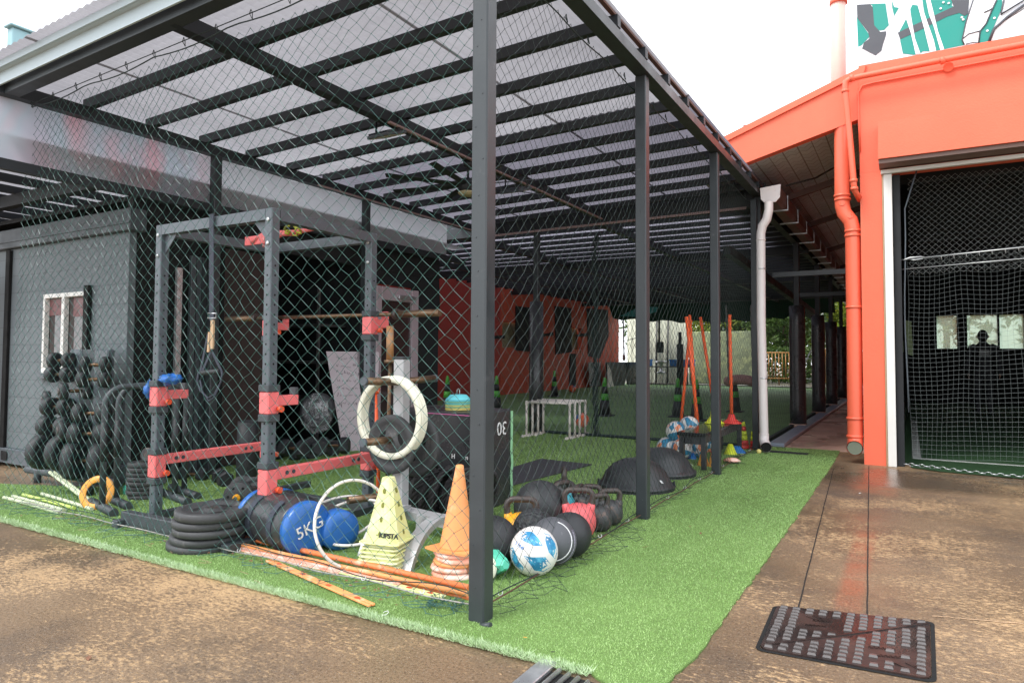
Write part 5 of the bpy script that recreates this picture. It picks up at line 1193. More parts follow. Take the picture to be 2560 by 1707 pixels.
# ================================================================ SANDBAGS
def sandbag(L,Rr,r_,lab,txt=None):
    L=Vector(L);Rr=Vector(Rr); o=root('sandbag',lab,'sandbag',((L+Rr)/2).xy.to_3d()); d=(Rr-L); ln=d.length; T=Matrix.Translation(L)@alignz(d)
    def wob(b,a):
        for i,v in enumerate(b.v):
            n_=mnoise.noise(Vector(v)*7)*a+mnoise.noise(Vector(v)*19)*a*.35; v=Vector(v)
            cc=L+d*((v-L).dot(d)/d.length_squared); b.v[i]=v+(v-cc).normalized()*n_ if (v-cc).length>.01 else v
            if b.v[i].z<.006: b.v[i].z=.006
        return b
    b=MB(); b.lathe([(r_*(.99+.015*math.sin(z*9)),ln*(.10+.8*z)) for z in np.linspace(0,1,17)],40,T); wob(b,.010).build('body','vinyl',o)
    for a,c in ((0,.105),(.895,1)):
        pr=[(r_*1.0,ln*a+(.0 if a else .012)),(r_*1.012,ln*(a+c)/2),(r_*1.0,ln*c-(.012 if a else 0))]
        pr=[(.001,ln*a-.0)]+[(r_*.9,ln*a)]+pr if a==0 else pr+[(r_*.93,ln*c),(r_*.6,ln*c+.008),(.001,ln*c+.010)]
        b=MB(); b.lathe(pr,40,T); wob(b,.008).build('end_cap','blue',o)
    for f in (.28,.70):
        b=MB(); a0=R(-60) if True else 0
        pts=[]
        for k in range(9):
            a=R(115)+k*R(16); pts.append(T@Vector((r_*1.03*math.cos(a),r_*1.03*math.sin(a),ln*f)))
        for k in range(8): b.bar(pts[k],pts[k+1],.045,.006,tuple((pts[k]-(L+d*f))))
        b.build('grip_strap','strap',o)
    if txt:
        e=Rr+d.normalized()*.016; f_=Vector((d.x,d.y,0)).normalized(); xr=Vector((0,0,1)).cross(f_)
        ang=R(18); X=xr*math.cos(ang)+Vector((0,0,1))*math.sin(ang); Y=-xr*math.sin(ang)+Vector((0,0,1))*math.cos(ang)
        text(txt,r_*.62,'white',Matrix(((X.x,Y.x,f_.x,e.x+Y.x*.01),(X.y,Y.y,f_.y,e.y+Y.y*.01),(X.z,Y.z,f_.z,e.z+Y.z*.01),(0,0,0,1))),'print',o,.0012)
    return o
sandbag((-3.37,2.76,.150),(-2.85,2.67,.150),.148,'big black and blue 5KG sandbag lying nearest the net','5KG')
sandbag(G(700,1262,.115),G(856,1326,.115),.112,'second black and blue sandbag lying behind the first, under white hoops')
def hoop(c,n_,r_,t,mat,lab,name='hoop',flat=None):
    b=MB(); T=Matrix.Translation(Vector(c))@alignz(n_)
    if flat: b.lathe([(r_-flat,0),(r_,0),(r_+.002,t*.5),(r_,t),(r_-flat,t),(r_-flat-.002,t*.5),(r_-flat,0)],56,T)
    else: b.tube([T@Vector((r_*math.cos(a),r_*math.sin(a),0)) for a in np.linspace(0,2*PI,57)[:-1]],t,8,closed=True)
    return tag(b.build(name,mat),lab,'hoop','white training hoops')
hoop(GY(886,1308,2.66),(.93,-.28,.25),.222,.0085,'ringwhite','white hoop standing upright against the yellow cones')
hoop(GY(850,1292,3.02),(.12,-.35,.93),.225,.0085,'ringwhite','upper white hoop lying across the second sandbag')
hoop(GY(890,1303,3.0),(.16,-.33,.93),.225,.0085,'ringwhite','lower white hoop lying across the second sandbag, further right')
# ================================================================ WEIGHT TREE
WT=root('weight_tree','silver weight storage tree with rusty pegs between the sandbags and the plyometric box','weight tree',(-2.8,3.4,0))
b=MB(); b.cbox(-2.855,-2.775,3.36,3.44,.10,1.08,.008); b.build('upright','silver',WT)
b=MB(); b.cbox(-2.86,-2.77,3.355,3.445,1.0805,1.095,.006); b.build('top_cap','rackdark',WT)
def curve_leg(p,m,e):
    b=MB(); pts=[]
    P=[Vector(x) for x in (p,m,e)]
    for i in range(11):
        t=i/10; pts.append(P[0]*(1-t)**2+P[1]*2*t*(1-t)+P[2]*t*t)
    for i in range(10):
        b.bar(pts[i],pts[i+1]+(pts[i+1]-pts[i])*.06,.075,.034)
    return b.build('leg','silver',WT)
pa=G(912,1392);pb=G(1012,1430)
curve_leg((-2.74,3.36,.15),(pa.x-.02,pa.y+.12,.24),(pa.x,pa.y,.0)); curve_leg((-2.36,3.30,.15),(pb.x-.03,pb.y+.14,.24),(pb.x,pb.y,.0))
b=MB(); b.bar((-2.86,3.40,.115),(-2.30,3.30,.115),.10,.05); b.build('base_beam','silver',WT)
b=MB(); c=G(1052,1312,.14); b.tube([(c.x,c.y,.12),(c.x,c.y,.20)],.028,16,caps=False); b.tube([(c.x,c.y,.13),(c.x,c.y,.199)],.024,16,caps=True); b.build('bar_socket','silver',WT)
axp=Vector((0,-1,0))
for z,nm_ in ((.935,0),(.57,1)):
    for s in (-1,1):
        c=Vector((-2.815,3.40,z)); e=c+axp*(s*.34)+Vector((0,0,.012)); b=MB(); b.tube([c+axp*(s*.04),e],.0235,14); b.build('peg','brownsteel',WT)
        b=MB(); b.tube([e,e+axp*(s*.02)],.026,14); b.build('peg_cap','rackgrey',WT)
b=MB(); c=Vector((-2.84,3.36,.22)); b.tube([c,c+Vector((-.12,-.28,0))],.023,12); b.build('peg','brownsteel',WT)
text('Gym','.0' and .05,'ink',Matrix.Translation((pb.x+.02,pb.y+.22,.262)),'print',WT) if False else None
nv=(0,-1,0)
for i in range(5):
    hoop(GY(982,1043,3.31)+Vector(nv)*(.012*i-.02)+Vector((rng.normal()*.003,0,rng.normal()*.003)),nv,.258,.012,'hoopcream','%s cream hoop of the stack hanging on the weight tree'%['first','second','third','fourth','outermost'][i],flat=.034)
T=Matrix.Translation(Vector((-2.815,3.33,.545)))@alignz(nv); plate(.185,.04,T,'dark grey plate hanging on the lower peg of the weight tree')
T=Matrix.Translation(Vector((-2.815,3.54,.53)))@alignz(nv); plate(.215,.045,T,'bigger black plate hanging right of the upright of the weight tree')
# upright rusty barbell beside tree
VB=root('barbell','rusty barbell standing upright behind the cream hoops','barbell',(-2.93,3.6,.1))
q=lambda px,py:GY(px,py,3.6)
b=MB(); b.tube([q(975,905),q(968,1205)],.013,10); b.build('shaft','brownsteel',VB)
b=MB(); b.tube([q(975,815),q(975,902)],.026,14); b.build('sleeve',pm('orange_rusted_sleeve',(.45,.22,.09),.5,.3,.3,10,.2,wear=(.3,.24,.18),wamt=.5),VB)
b=MB(); b.tube([q(975,899),q(975,908)],.042,14); b.build('collar','brownsteel',VB)
# orange leaning post behind
b=MB(); q=lambda px,py:GY(px,py,3.95); b.tube([q(937,970),q(945,1140),q(946,1270)],.016,8); b.lathe([(.03,0),(.045,.01),(.045,.06),(.03,.09)],12,Matrix.Translation(q(935,985))); tag(b.build('orange_post','polered'),'orange slalom post standing behind the cream hoops','post')
# ================================================================ CONE STACKS
YC=root('yellow_cone_stack','stack of pale yellow square sports cones leaning by the net','cone stack',(-2.34,2.73,0))
def frust(b,c,z0,z1,h0,h1,rot,ch=.25):
    T=TR((c[0],c[1],0),(0,0,rot)); vs=[]
    def ring(h,z):
        k=h*ch; return [(h,-h+k),(h,h-k),(h-k,h),(-h+k,h),(-h,h-k),(-h,-h+k),(-h+k,-h),(h-k,-h)]
    for h,z in ((h0,z0),(h1,z1)): vs+=[T@Vector((x,y,z)) for x,y in ring(h,z)]
    b.add(vs,[tuple(range(7,-1,-1)),tuple(range(8,16))]+[(i,(i+1)%8,8+(i+1)%8,8+i) for i in range(8)])
cx,cy=-2.37,2.76; rt=R(12)
for i in range(7):
    b=MB(); z=.012+i*.020; j=(rng.normal()*.004,rng.normal()*.004)
    frust(b,(cx+j[0],cy+j[1]),z,z+.007,.125-.004*i,.122-.004*i,rt+rng.normal()*.03,.15); frust(b,(cx+j[0],cy+j[1]),z+.0075,z+.03,.112-.005*i,.105-.005*i,rt,.3)
    b.build('stacked_cone','yellowcream' if i%2 else 'yellow',YC)
b=MB(); frust(b,(cx+.005,cy),.15,.465,.098,.027,rt,.32); frust(b,(cx+.005,cy),.143,.150,.115,.112,rt,.15); oc=b.build('top_cone','yellow',YC)
b=MB()
for z,s in ((.40,.048),(.33,.063),(.26,.079),(.19,.094)):
    for ang in (rt,rt-PI/2+0.0):
        d=Vector((math.cos(ang-PI/2*0),math.sin(ang),0)) if False else Vector((math.cos(rt-PI/2),math.sin(rt-PI/2),0)) if ang==rt else Vector((math.cos(rt),math.sin(rt),0))
        T=Matrix.Translation(Vector((cx+.005,cy,z))+d*(s*.93-.000))@alignz(d+Vector((0,0,.22))); b.lathe([(.009,-.012),(.009,.0045)],10,T@Matrix.Diagonal((.8,1.5,1,1)))
b.build('pole_hole',pm('olive_hole',(.20,.21,.04),.8,0,.1,9,0),oc)
d=Vector((math.cos(rt-PI/2),math.sin(rt-PI/2),0)); xr=Vector((0,0,1)).cross(d)*1; up=Vector((0,0,1)); sl_=(up*.975-d*.22).normalized(); sl_=Vector((0,0,.975))-d*.215
X=Vector((math.cos(rt),math.sin(rt),0)); Y=sl_.normalized(); Z=X.cross(Y); p=Vector((cx+.005,cy,.185))+d*.0925+X*.045
text('· KIPSTA',.034,'ink',Matrix(((X.x,Y.x,Z.x,p.x),(X.y,Y.y,Z.y,p.y),(X.z,Y.z,Z.z,p.z),(0,0,0,1))),'print',oc,.0035,bold=True)
OC=root('orange_cone_stack','stack of tall orange traffic cones with pale worn rims behind the corner post','cone stack',G(1137,1440))
p=G(1137,1435)
cx,cy=p.x,p.y
for i in range(5):
    b=MB(); z=.004+i*.026; jx=rng.normal()*.004
    b.lathe([(.02,z),(.118-.004*i,z),(.124-.004*i,z+.008),(.118-.004*i,z+.020),(.10-.004*i,z+.027),(.02,z+.028)],28,TR((cx+jx,cy,0),(R(rng.normal()*1.5),R(rng.normal()*1.5),0))); b.build('stacked_cone','pinkstack' if i!=2 else 'conetop',OC)
b=MB(); T=TR((cx+.006,cy,0),(0,R(2),0)); b.lathe([(.090,.138),(.086,.15),(.022,.53),(.020,.548),(.012,.552),(.001,.551)],32,T); oc=b.build('top_cone','conetop',OC)
b=MB(); b.prism([(-.125,-.10),(-.03,-.12),(.11,-.09),(.12,.05),(.05,.11),(-.08,.10)],.132,.142,T); b.build('flange','conetop',oc)
# ================================================================ POLES AND FLAT BARS BY THE NET
def gpole(a,c,r_,mat,lab,z=.03):
    p=G(*a,z); q_=G(*c,z); b=MB(); b.tube([p,q_],r_,10); return tag(b.build('agility_pole',mat),lab,'pole','orange poles lying by the net')
gpole((590,1338),(1172,1468),.0145,'orange','thick orange pole lying furthest from the net',.045)
gpole((560,1352),(1168,1484),.012,'conetop','paler orange pole lying in the middle of the row',.035)
gpole((566,1362),(1000,1462),.011,'pinkstack','pinkish pole lying nearest the net rope',.018)
gpole((640,1371),(1178,1497),.010,'orange','thin orange pole lying under the others',.012)
def flatbar(a,c,w_,mat,hm,lab,z=.012,txt=None,n=4,fork=False):
    p=G(*a,z); q_=G(*c,z); o=root('slalom_bar',lab,'bar',p); d=(q_-p).normalized(); s=Vector((-d.y,d.x,0)); up=Vector((0,0,1)); T=Matrix(((d.x,s.x,0,p.x),(d.y,s.y,0,p.y),(0,0,1,p.z),(0,0,0,1))); L_=(q_-p).length
    b=MB(); b.cbox(0,L_*(.88 if fork else 1),-w_/2,w_/2,-.005,.005,.002,T=T)
    if fork: b.cbox(L_*.88+.0005,L_,-w_/2,-w_*.08,-.005,.005,.002,T=T); b.cbox(L_*.88+.0005,L_,w_*.08,w_/2,-.006,.004,.002,T=T)
    b.build('bar',mat,o)
    b=MB()
    for k in range(n): b.lathe([(.011,.0052),(.011,.006)],14,T@Matrix.Translation((L_*(.12+.76*k/(n-1 if n>1 else 1)),0,0))@Matrix.Diagonal((1.6,1,1,1)))
    b.build('slot',hm,o)
    if txt: text(txt,w_*.55,'ink',T@Matrix.Translation((L_*.22,0,.0055))@Matrix.Rotation(PI,4,'Z'),'print',o,.0006,True)
flatbar((850,1428),(1110,1492),.034,'lime' if False else 'yellow','knobred','yellow and red flat slalom bar half under the net skirt',.014,'KIPSTA',5)
flatbar((672,1400),(930,1512),.036,'conetop','knobred','loose pale orange slotted bar lying on the turf outside the net',.020,None,4,True)
flatbar((568,1366),(850,1432),.034,'pinkstack','knobred','pinkish flat slalom bar at the left end of the poles',.010,None,4)
# ================================================================ PLYO BOX AND ROPE
PB=root('plyo_box','black vinyl plyometric box with coloured edge piping standing behind the corner post','plyo box',(-2.95,4.17,0))
b=MB(); b.cbox(-3.34,-2.60,3.93,4.44,0,.705,.015); b.build('body','vinyl',PB)
b=MB(); b.tube([(-2.615,3.925,.0),(-2.618,3.924,.35),(-2.615,3.925,.685),(-3.3,3.925,.69)],.0035,5); b.build('magenta_piping','bandpink',PB)
b=MB(); b.tube([(-2.594,3.935,.0),(-2.593,3.935,.35),(-2.595,3.935,.685)],.0035,5); b.build('green_piping','bandgreen',PB)
b=MB()
pts=[(4.425,.69),(4.425,.5),(4.42,.4),(4.435,.3),(4.42,.22),(4.43,.1),(4.42,.0)]
for i in range(len(pts)-1): b.bar((-2.594,pts[i][0],pts[i][1]),(-2.594,pts[i+1][0],pts[i+1][1]-.002),.030,.004,(1,0,0))
b.build('mint_edge_tape','bandgreen',PB)
text('30',.14,'white',Matrix(((0,0,1,-2.599),(-1,0,0,4.29),(0,-1,0,.575),(0,0,0,1))),'print',PB,.0008)
text('H',.045,'white',Matrix(((1,0,0,-2.78),(0,0,-1,3.929),(0,1,0,.395),(0,0,0,1))),'print',PB,.0008,True)
text('n',.045,'white',Matrix(((1,0,0,-2.665),(0,0,-1,3.929),(0,1,0,.395),(0,0,0,1))),'print',PB,.0008,True)
BR=root('battle_rope','heap of thick black battle rope against the plyometric box','rope',(-2.72,3.75,0))
b=MB()
for k in range(17):
    c=Vector((-2.96+.034*k,3.76+rng.normal()*.02,.17+rng.normal()*.012)); a=.10+rng.uniform(0,.035); bz=.155+rng.uniform(-.02,.03); tl=rng.normal()*.2
    pts=[]
    for i in range(26):
        t=2*PI*i/26; p=c+Vector((.035*math.sin(t)*1.2+math.cos(t)*tl*.08,a*math.cos(t),bz*math.sin(t))); p.z=max(.022,p.z); pts.append(p)
    for s in (0,1,2):       # three laid strands
        q_=[]
        for i in range(104):
            t=i/4; i0=int(t)%26; i1=(i0+1)%26; p=pts[i0].lerp(pts[i1],t-int(t)); d=(pts[i1]-pts[i0]).normalized(); u=d.cross(Vector((1,0,.1))).normalized(); v_=d.cross(u); an=i*.42+s*2.094
            q_.append(p+u*(.011*math.cos(an))+v_*(.011*math.sin(an)))
        b.tube(q_,.0105,5,closed=True)
b.build('coils',pm('black_braided_rope',(.028,.026,.027),.8,0,.3,60,.5),BR)
# disc markers on the box
DM=root('disc_marker_stack','stack of turquoise and yellow disc markers on a wire stand on the plyometric box','disc markers',(-2.86,4.10,.706))
for i in range(9):
    z=.0+i*.009; b=MB(); T=TR((-2.86+rng.normal()*.002,4.10,.708),(0,0,rng.uniform(0,3)))
    b.lathe([(.092,z),(.095,z+.002),(.090,z+.008),(.060,z+.038),(.030,z+.040)] if i==8 else [(.080,z),(.096,z+.001),(.096,z+.0055),(.080,z+.0075)],28,T); b.build('disc',['discyellow','discyellow','discgreen','discyellow','discgreen','discblue','discgreen','discblue','discblue'][i],DM)
b=MB(); b.tube([(-2.86-.012,4.10,.80),(-2.86-.012,4.10,.85),(-2.86,4.10,.862),(-2.86+.012,4.10,.85),(-2.86+.012,4.10,.80)],.003,6); b.build('wire_handle','galv',DM)
# ================================================================ BALLS
def ball(px,py,r_,mat,lab,z=None,d=None,name='ball',cat='ball',group=None,rot=None):
    c=G(px,py,r_ if z is None else z); b=MB(); b.sphere((0,0,0),r_,40,24); o=b.build(name,mat,None,local=True); o.location=c; o.rotation_euler=rot or (rng.uniform(0,3),rng.uniform(0,3),rng.uniform(0,3)); return tag(o,lab,cat,group)
# foreground football with printed panels
FB=root('football','white football with blue brushed panels lying against the net by the corner post','football',G(1335,1377,.121))
b=MB(); b.sphere((0,0,0),.121,48,32); b.build('shell','ballwhite',FB,local=True)
vd=(Vector((0,0,CAMH))-Vector(FB.location)).normalized(); rx=Vector((0,0,1)).cross(vd).normalized(); uy=vd.cross(rx)
def patch(poly,mat,name,rr=.1213):
    pts=[]
    for i in range(len(poly)):
        a=Vector(poly[i]+(0,)) if len(poly[i])==2 else Vector(poly[i]); c=Vector(poly[(i+1)%len(poly)]+(0,))
        for k in range(5): pts.append(a.lerp(c,k/5))
    def P(p):
        x,y=p.x,p.y; z=math.sqrt(max(0,1-x*x-y*y)); return (rx*x+uy*y+vd*z)*rr
    cen=sum(pts,Vector())/len(pts); vs=[P(cen)];N=len(pts); fs=[]
    for rg_ in (.33,.66,1.): vs+=[P(cen.lerp(p,rg_)) for p in pts]
    for i in range(N): fs.append((0,1+i,1+(i+1)%N))
    for k in range(2):
        for i in range(N): fs.append((1+k*N+i,1+(k+1)*N+i,1+(k+1)*N+(i+1)%N,1+k*N+(i+1)%N))
    b=MB(); b.add(vs,fs,True); return b.build(name,mat,FB,local=True)
# coordinates: unit disc seen from the camera (x right, y up)
patch([(-.70,.60),(-.45,.76),(-.08,.76),(.18,.50),(.36,.20),(.02,.20),(-.38,.36)],'ballblue','blue_panel')
patch([(.38,.72),(.62,.66),(.86,.34),(.95,-.05),(.86,-.30),(.60,-.04),(.50,.25)],'ballblue','blue_panel')
patch([(-.42,-.18),(-.05,-.24),(.46,-.22),(.74,-.58),(.38,-.78),(.02,-.74),(-.16,-.50)],'ballblue','blue_panel')
patch([(-.97,.10),(-.86,.14),(-.72,-.15),(-.62,-.40),(-.42,-.62),(-.48,-.76),(-.78,-.55),(-.95,-.22)],'ballblue','blue_panel')
for i,ch in enumerate('lite'):
    x=-.72+i*.085;y=.30-i*.055; z=math.sqrt(1-x*x-y*y); n_=rx*x+uy*y+vd*z; X=(rx-n_*rx.dot(n_)).normalized(); X=(X+uy*-.6); X=(X-n_*X.dot(n_)).normalized(); Y=n_.cross(X); p=Vector(FB.location)+n_*.1214
    text(ch,.030,'blueplastic',Matrix(((X.x,Y.x,n_.x,p.x),(X.y,Y.y,n_.y,p.y),(X.z,Y.z,n_.z,p.z),(0,0,0,1))),'print',FB,.0004,True)
gb='balls piled by the corner post'
G1=root('medicine_ball','scuffed grey and lilac ball directly behind the blue and white football','ball',G(1382,1352,.125),0,gb)
b=MB(); b.sphere((0,0,0),.125,40,24); b.build('shell','ballgrey',G1,local=True)
vd2=(Vector((0,0,CAMH))-Vector(G1.location)).normalized(); rx2=Vector((0,0,1)).cross(vd2).normalized(); uy2=vd2.cross(rx2)
b=MB(); pts=[]
for i in range(25):
    a=R(75)-i*R(6.6); n_=(rx2*math.cos(a)*.78+uy2*math.sin(a)*.78+vd2*.626).normalized(); pts.append(n_*.1255)
b.tube(pts,.0028,5); b.build('white_seam','white',G1,local=True)
b=MB(); vs=[];m_=16
for i in range(m_+1):
    a=R(30)-i*R(6.5)
    for s in (.79,.93,1.0):
        q_=rx2*math.cos(a)*s+uy2*math.sin(a)*s+vd2*math.sqrt(max(0,1-s*s)); vs.append(q_.normalized()*.1254)
b.add(vs,[(3*i+k,3*i+k+1,3*i+k+4,3*i+k+3) for i in range(m_) for k in (0,1)],True); b.build('lilac_panel','balllilac',G1,local=True)
ball(1424,1336,.122,'rubber','smooth black medicine ball right of the football and under the red kettlebell',None,group=gb,name='medicine_ball')
ball(1232,1352,.132,'rubber','large black medicine ball half hidden by the corner post',None,group=gb,name='medicine_ball')
o=ball(1335,1325,.118,'rubber','knobbly black medicine ball behind the football',.155,group=gb,name='medicine_ball')
t_=M['rubber'].copy(); t_.name='knobbly_rubber'; 
for n_ in t_.node_tree.nodes:
    if n_.type=='BUMP': n_.inputs['Strength'].default_value=1.; n_.inputs['Distance'].default_value=.012; vn=t_.node_tree.nodes.new('ShaderNodeTexVoronoi'); vn.inputs['Scale'].default_value=60; tc=t_.node_tree.nodes.new('ShaderNodeTexCoord'); t_.node_tree.links.new(tc.outputs['Object'],vn.inputs['Vector']); t_.node_tree.links.new(vn.outputs[0],n_.inputs['Height'])
o.data.materials[0]=t_
ball(1350,1267,.165,'rubber','biggest black medicine ball at the back, behind the yellow kettlebell',.165,group=gb,name='medicine_ball')
# mint folded cone beside the football
p=G(1262,1438)
b=MB(); T=Matrix.Translation(p+Vector((-.02,-.05,.070)))@alignz((.8,-.35,.15)); b.lathe([(.085,-.06),(.09,-.055),(.075,-.04),(.03,.075),(.022,.085)],6,T,smooth=False); mc=tag(b.build('mint_cone','mint'),'mint green folded marker wedged between the corner post and the football','marker')
b=MB(); b.lathe([(.04,0),(.07,.004),(.07,.008),(.04,.011)],24,Matrix.Translation(p+Vector((-.05,-.125,.062)))@alignz((.35,-.85,.25))); b.build('cream_ring','hoopcream',mc)
# ================================================================ KETTLEBELLS
def kettle(loc,r_,mat,lab,rz=0,tilt=(0,0),hm='handle',sc=1.):
    o=root('kettlebell',lab,'kettlebell',loc,0,'kettlebells by the side net',rot=(tilt[0],tilt[1],rz))
    b=MB(); b.lathe([(.001,.0),(r_*.55,.0),(r_*.82,r_*.22),(r_*.98,r_*.62),(r_,r_*.95),(r_*.93,r_*1.35),(r_*.72,r_*1.68),(r_*.35,r_*1.86),(.001,r_*1.9)],32); b.build('body',mat,o,local=True)
    hw=r_*.80; z0=r_*1.45; zt=r_*2.62; rr=r_*.38
    pts=[(-hw*.80,0,z0),(-hw*.93,0,z0+r_*.3)]+[tuple(v) for v in arc((-hw+rr+.0,0,zt-rr),rr,PI,PI/2,5)]+[tuple(v) for v in arc((hw-rr,0,zt-rr),rr,PI/2,0,5)]+[(hw*.93,0,z0+r_*.3),(hw*.80,0,z0)]
    b=MB(); b.tube(pts,[.024]+[.0185]*(len(pts)-2)+[.024],12); b.build('handle',hm,o,local=True)
    for s in (-1,1): b=MB(); b.tube([(s*hw*.72,0,z0-r_*.15),(s*hw*.86,0,z0+r_*.2),(s*hw*.93,0,z0+r_*.42)],[.036,.028,.0215],12); b.build('horn',mat,o,local=True)
    return o
p=G(1446,1345); kettle((p.x,p.y,.008),.108,'kb_red','chipped red kettlebell standing against the side net',R(28))
p=G(1303,1372); kettle((p.x,p.y,.008),.105,'kb_yellow','yellow kettlebell between the medicine balls',R(30))
p=G(1405,1300); kettle((p.x,p.y,.008),.092,'kb_teal','turquoise kettlebell hidden behind the red one',R(75))
p=G(1498,1328); kettle((p.x,p.y,.008),.082,'iron','scuffed grey kettlebell just right of the red one',R(60))
p=G(1526,1312); kettle((p.x,p.y,.008),.082,'iron','dark kettlebell furthest right in the row',R(40))
p=G(1447,1290); kettle((p.x,p.y,.008),.075,'iron','small dark kettlebell seen through the handle of the red one',R(85))
p=G(1480,1290); kettle((p.x,p.y,.008),.075,'iron','dark kettlebell behind the scuffed grey one',R(10))
p=G(1410,1265); kettle((p.x,p.y,.008),.10,'iron','tall black kettlebell at the back with its handle edge on',R(118))
# ================================================================ BALANCE DOMES, MAT, HURDLES
def bosu(c,lab,rz):
    o=root('balance_dome',lab,'balance dome',c,rz,'black balance domes')
    b=MB(); b.lathe([(.001,.02),(.315,.02),(.325,.028),(.322,.045),(.30,.055),(.285,.075),(.25,.145),(.19,.205),(.11,.243),(.04,.255),(.001,.256)],44); b.build('dome','bosu',o,local=True)
    b=MB(); b.lathe([(.30,.003),(.318,.005),(.320,.0195),(.30,.0198)],44); b.build('rim','rubber',o,local=True)
    for a in (0,PI): b=MB(); b.tube([(.315*math.cos(a+d_),.315*math.sin(a+d_),.05+.02*(1-abs(d_)*5)) for d_ in (-.18,-.1,0,.1,.18)],.007,6); b.build('grip','rubber',o,local=True)
    b=MB(); b.prism([(-.02,0),(.01,-.012),(.02,.004),(-.005,.014)],0,.001,TR((.20,-.20,.098),(R(38),R(38),0))); b.build('scuff','white',o,local=True)
    return o
bosu((-1.99,5.46,0),'black balance dome upside down nearest the second steel post',R(20)); bosu((-2.02,6.22,0),'black balance dome lying behind the first one',R(70))
b=MB(); P=[G(1262,1222),G(1264,1178),G(1352,1151),G(1480,1165)]; b.prism([(p.x,p.y) for p in P],.012,.022); tag(b.build('exercise_mat','mat'),'dark grey exercise mat spread on the turf beyond the plyometric box','mat')
text('MATRIX' if False else '',.01,'ink',Matrix.Identity(4),'x',None) if False else None
lp=[(1316,1092),(1331,1090),(1345,1088),(1358,1085)]; rp=[(1424,1098),(1437,1096),(1449,1092),(1463,1090)]
for i in range(4):
    a=G(*lp[i]);c=G(*rp[i]); u=(c-a).normalized(); n_=Vector((-u.y,u.x,0)); H=.475+.004*i; L_=(c-a).length
    hd=root('hurdle',['white pipe training hurdle nearest the camera','second white pipe hurdle of the nested row','third white pipe hurdle of the nested row','white pipe hurdle furthest back in the nested row'][i],'hurdle',a,0,'nested white hurdles')
    b=MB(); b.tube([a+Vector((0,0,H)),c+Vector((0,0,H))],.0165,10); b.build('crossbar','plastic_white',hd)
    for p in (a,c):
        b=MB(); b.tube([p+Vector((0,0,.0)),p+Vector((0,0,H))],.0165,10); b.build('leg','plastic_white',hd)
        b=MB(); b.tube([p-n_*.13+Vector((0,0,.022)),p+n_*.13+Vector((0,0,.022))],.0165,10); b.tube([p-n_*.14+Vector((0,0,.022)),p-n_*.115+Vector((0,0,.022))],.021,10); b.tube([p+n_*.115+Vector((0,0,.022)),p+n_*.14+Vector((0,0,.022))],.021,10); b.build('foot','plastic_white',hd)
        b=MB(); b.sphere(p+Vector((0,0,H)),.0215,12,8); b.tube([p+Vector((0,0,H-.045)),p+Vector((0,0,H))],.020,10); b.build('elbow','plastic_white',hd)
ball(1455,1050,.112,'ballor','orange and blue football behind the white hurdles',.112,name='football',cat='football')
ball(1431,972,.115,'ballor','small orange football far back at the foot of the red wall',.115,name='football',cat='football')
# ================================================================ BENCH, POLES, FOOTBALLS
BN=root('bench','low black wooden bench with wet glossy top beside the side net','bench',(-1.84,7.4,0))
M['wetwood']=pm('wet_black_timber',(.02,.02,.022),.12,0,.3,8,.05)
b=MB(); b.cbox(-1.985,-1.70,6.60,8.32,.335,.368,.006); b.build('seat','wetwood',BN)
for x,y in ((-1.95,6.66),(-1.735,6.66),(-1.95,8.26),(-1.735,8.26)):
    b=MB(); b.cbox(x-.024,x+.024,y-.024,y+.024,0,.334,.004); b.build('leg','vinyl',BN)
for x in (-1.735,-1.95): b=MB(); b.cbox(x-.012,x+.012,6.69,8.23,.26,.333,.004); b.build('side_rail','vinyl',BN)
for y in (6.66,8.26): b=MB(); b.cbox(-1.925,-1.76,y-.012,y+.012,.25,.333,.004); b.build('end_rail','vinyl',BN)
gf='patterned footballs heaped by the bench'
for px,py,r_,z,l in ((1690,1078,.112,.29,'white blue and orange football on top of the heap left of the bench'),(1723,1065,.112,.33,'patterned football behind the top one, touching the bench'),(1667,1118,.112,None,'patterned football at the left foot of the heap'),(1704,1122,.112,None,'patterned football in front of the bench leg'),(1743,1118,.112,None,'patterned football under the near end of the bench'),(1760,1108,.112,None,'patterned football further under the bench')):
    ball(px,py,r_,'ballpat',l,z,name='football',cat='football',group=gf)
def pole2(a,za,c,ya,lab,mat='polered'):
    p=G(*a,za); q_=GY(c[0],c[1],p.y+ya); b=MB(); b.tube([p,q_],.0195,10); return tag(b.build('slalom_pole',mat),lab,'pole','fluorescent poles leaning by the bench')
pole2((1702,1060),.28,(1727,800),.25,'leftmost fluorescent orange pole behind the footballs, leaning right')
pole2((1744,1056),.37,(1716,792),.1,'orange pole crossing the leftmost one, foot on the bench end')
pole2((1741,1050),.37,(1724,788),.3,'orange pole just behind the crossing one with its top touching it')
pole2((1786,1022),.46,(1751,793),.1,'orange pole in the yellow cone base leaning left')
pole2((1786,1022),.46,(1792,815),.3,'orange pole in the yellow cone base leaning right behind the third post')
pole2((1829,1040),.42,(1824,787),.1,'rightmost orange pole standing in the red base on the bench')
def conebase(px,py,z,h,r0,mat,lab,sq=True,cat='cone'):
    p=G(px,py,z); b=MB()
    if sq: b.lathe([(r0*1.25,z),(r0*1.25,z+.01),(r0,z+.02),(r0*.55,z+h*.5),(r0*.38,z+h)],24,TR((p.x,p.y,0)))
    else: b.lathe([(r0*1.1,z),(r0,z+.012),(r0*.35,z+h)],24,TR((p.x,p.y,0)))
    return tag(b.build('sports_cone',mat),lab,cat)
conebase(1786,1058,.369,.16,.085,'neon','neon yellow cone base on the bench holding two orange poles')
conebase(1829,1058,.369,.10,.085,'redplastic','red cone base on the bench holding the rightmost pole')
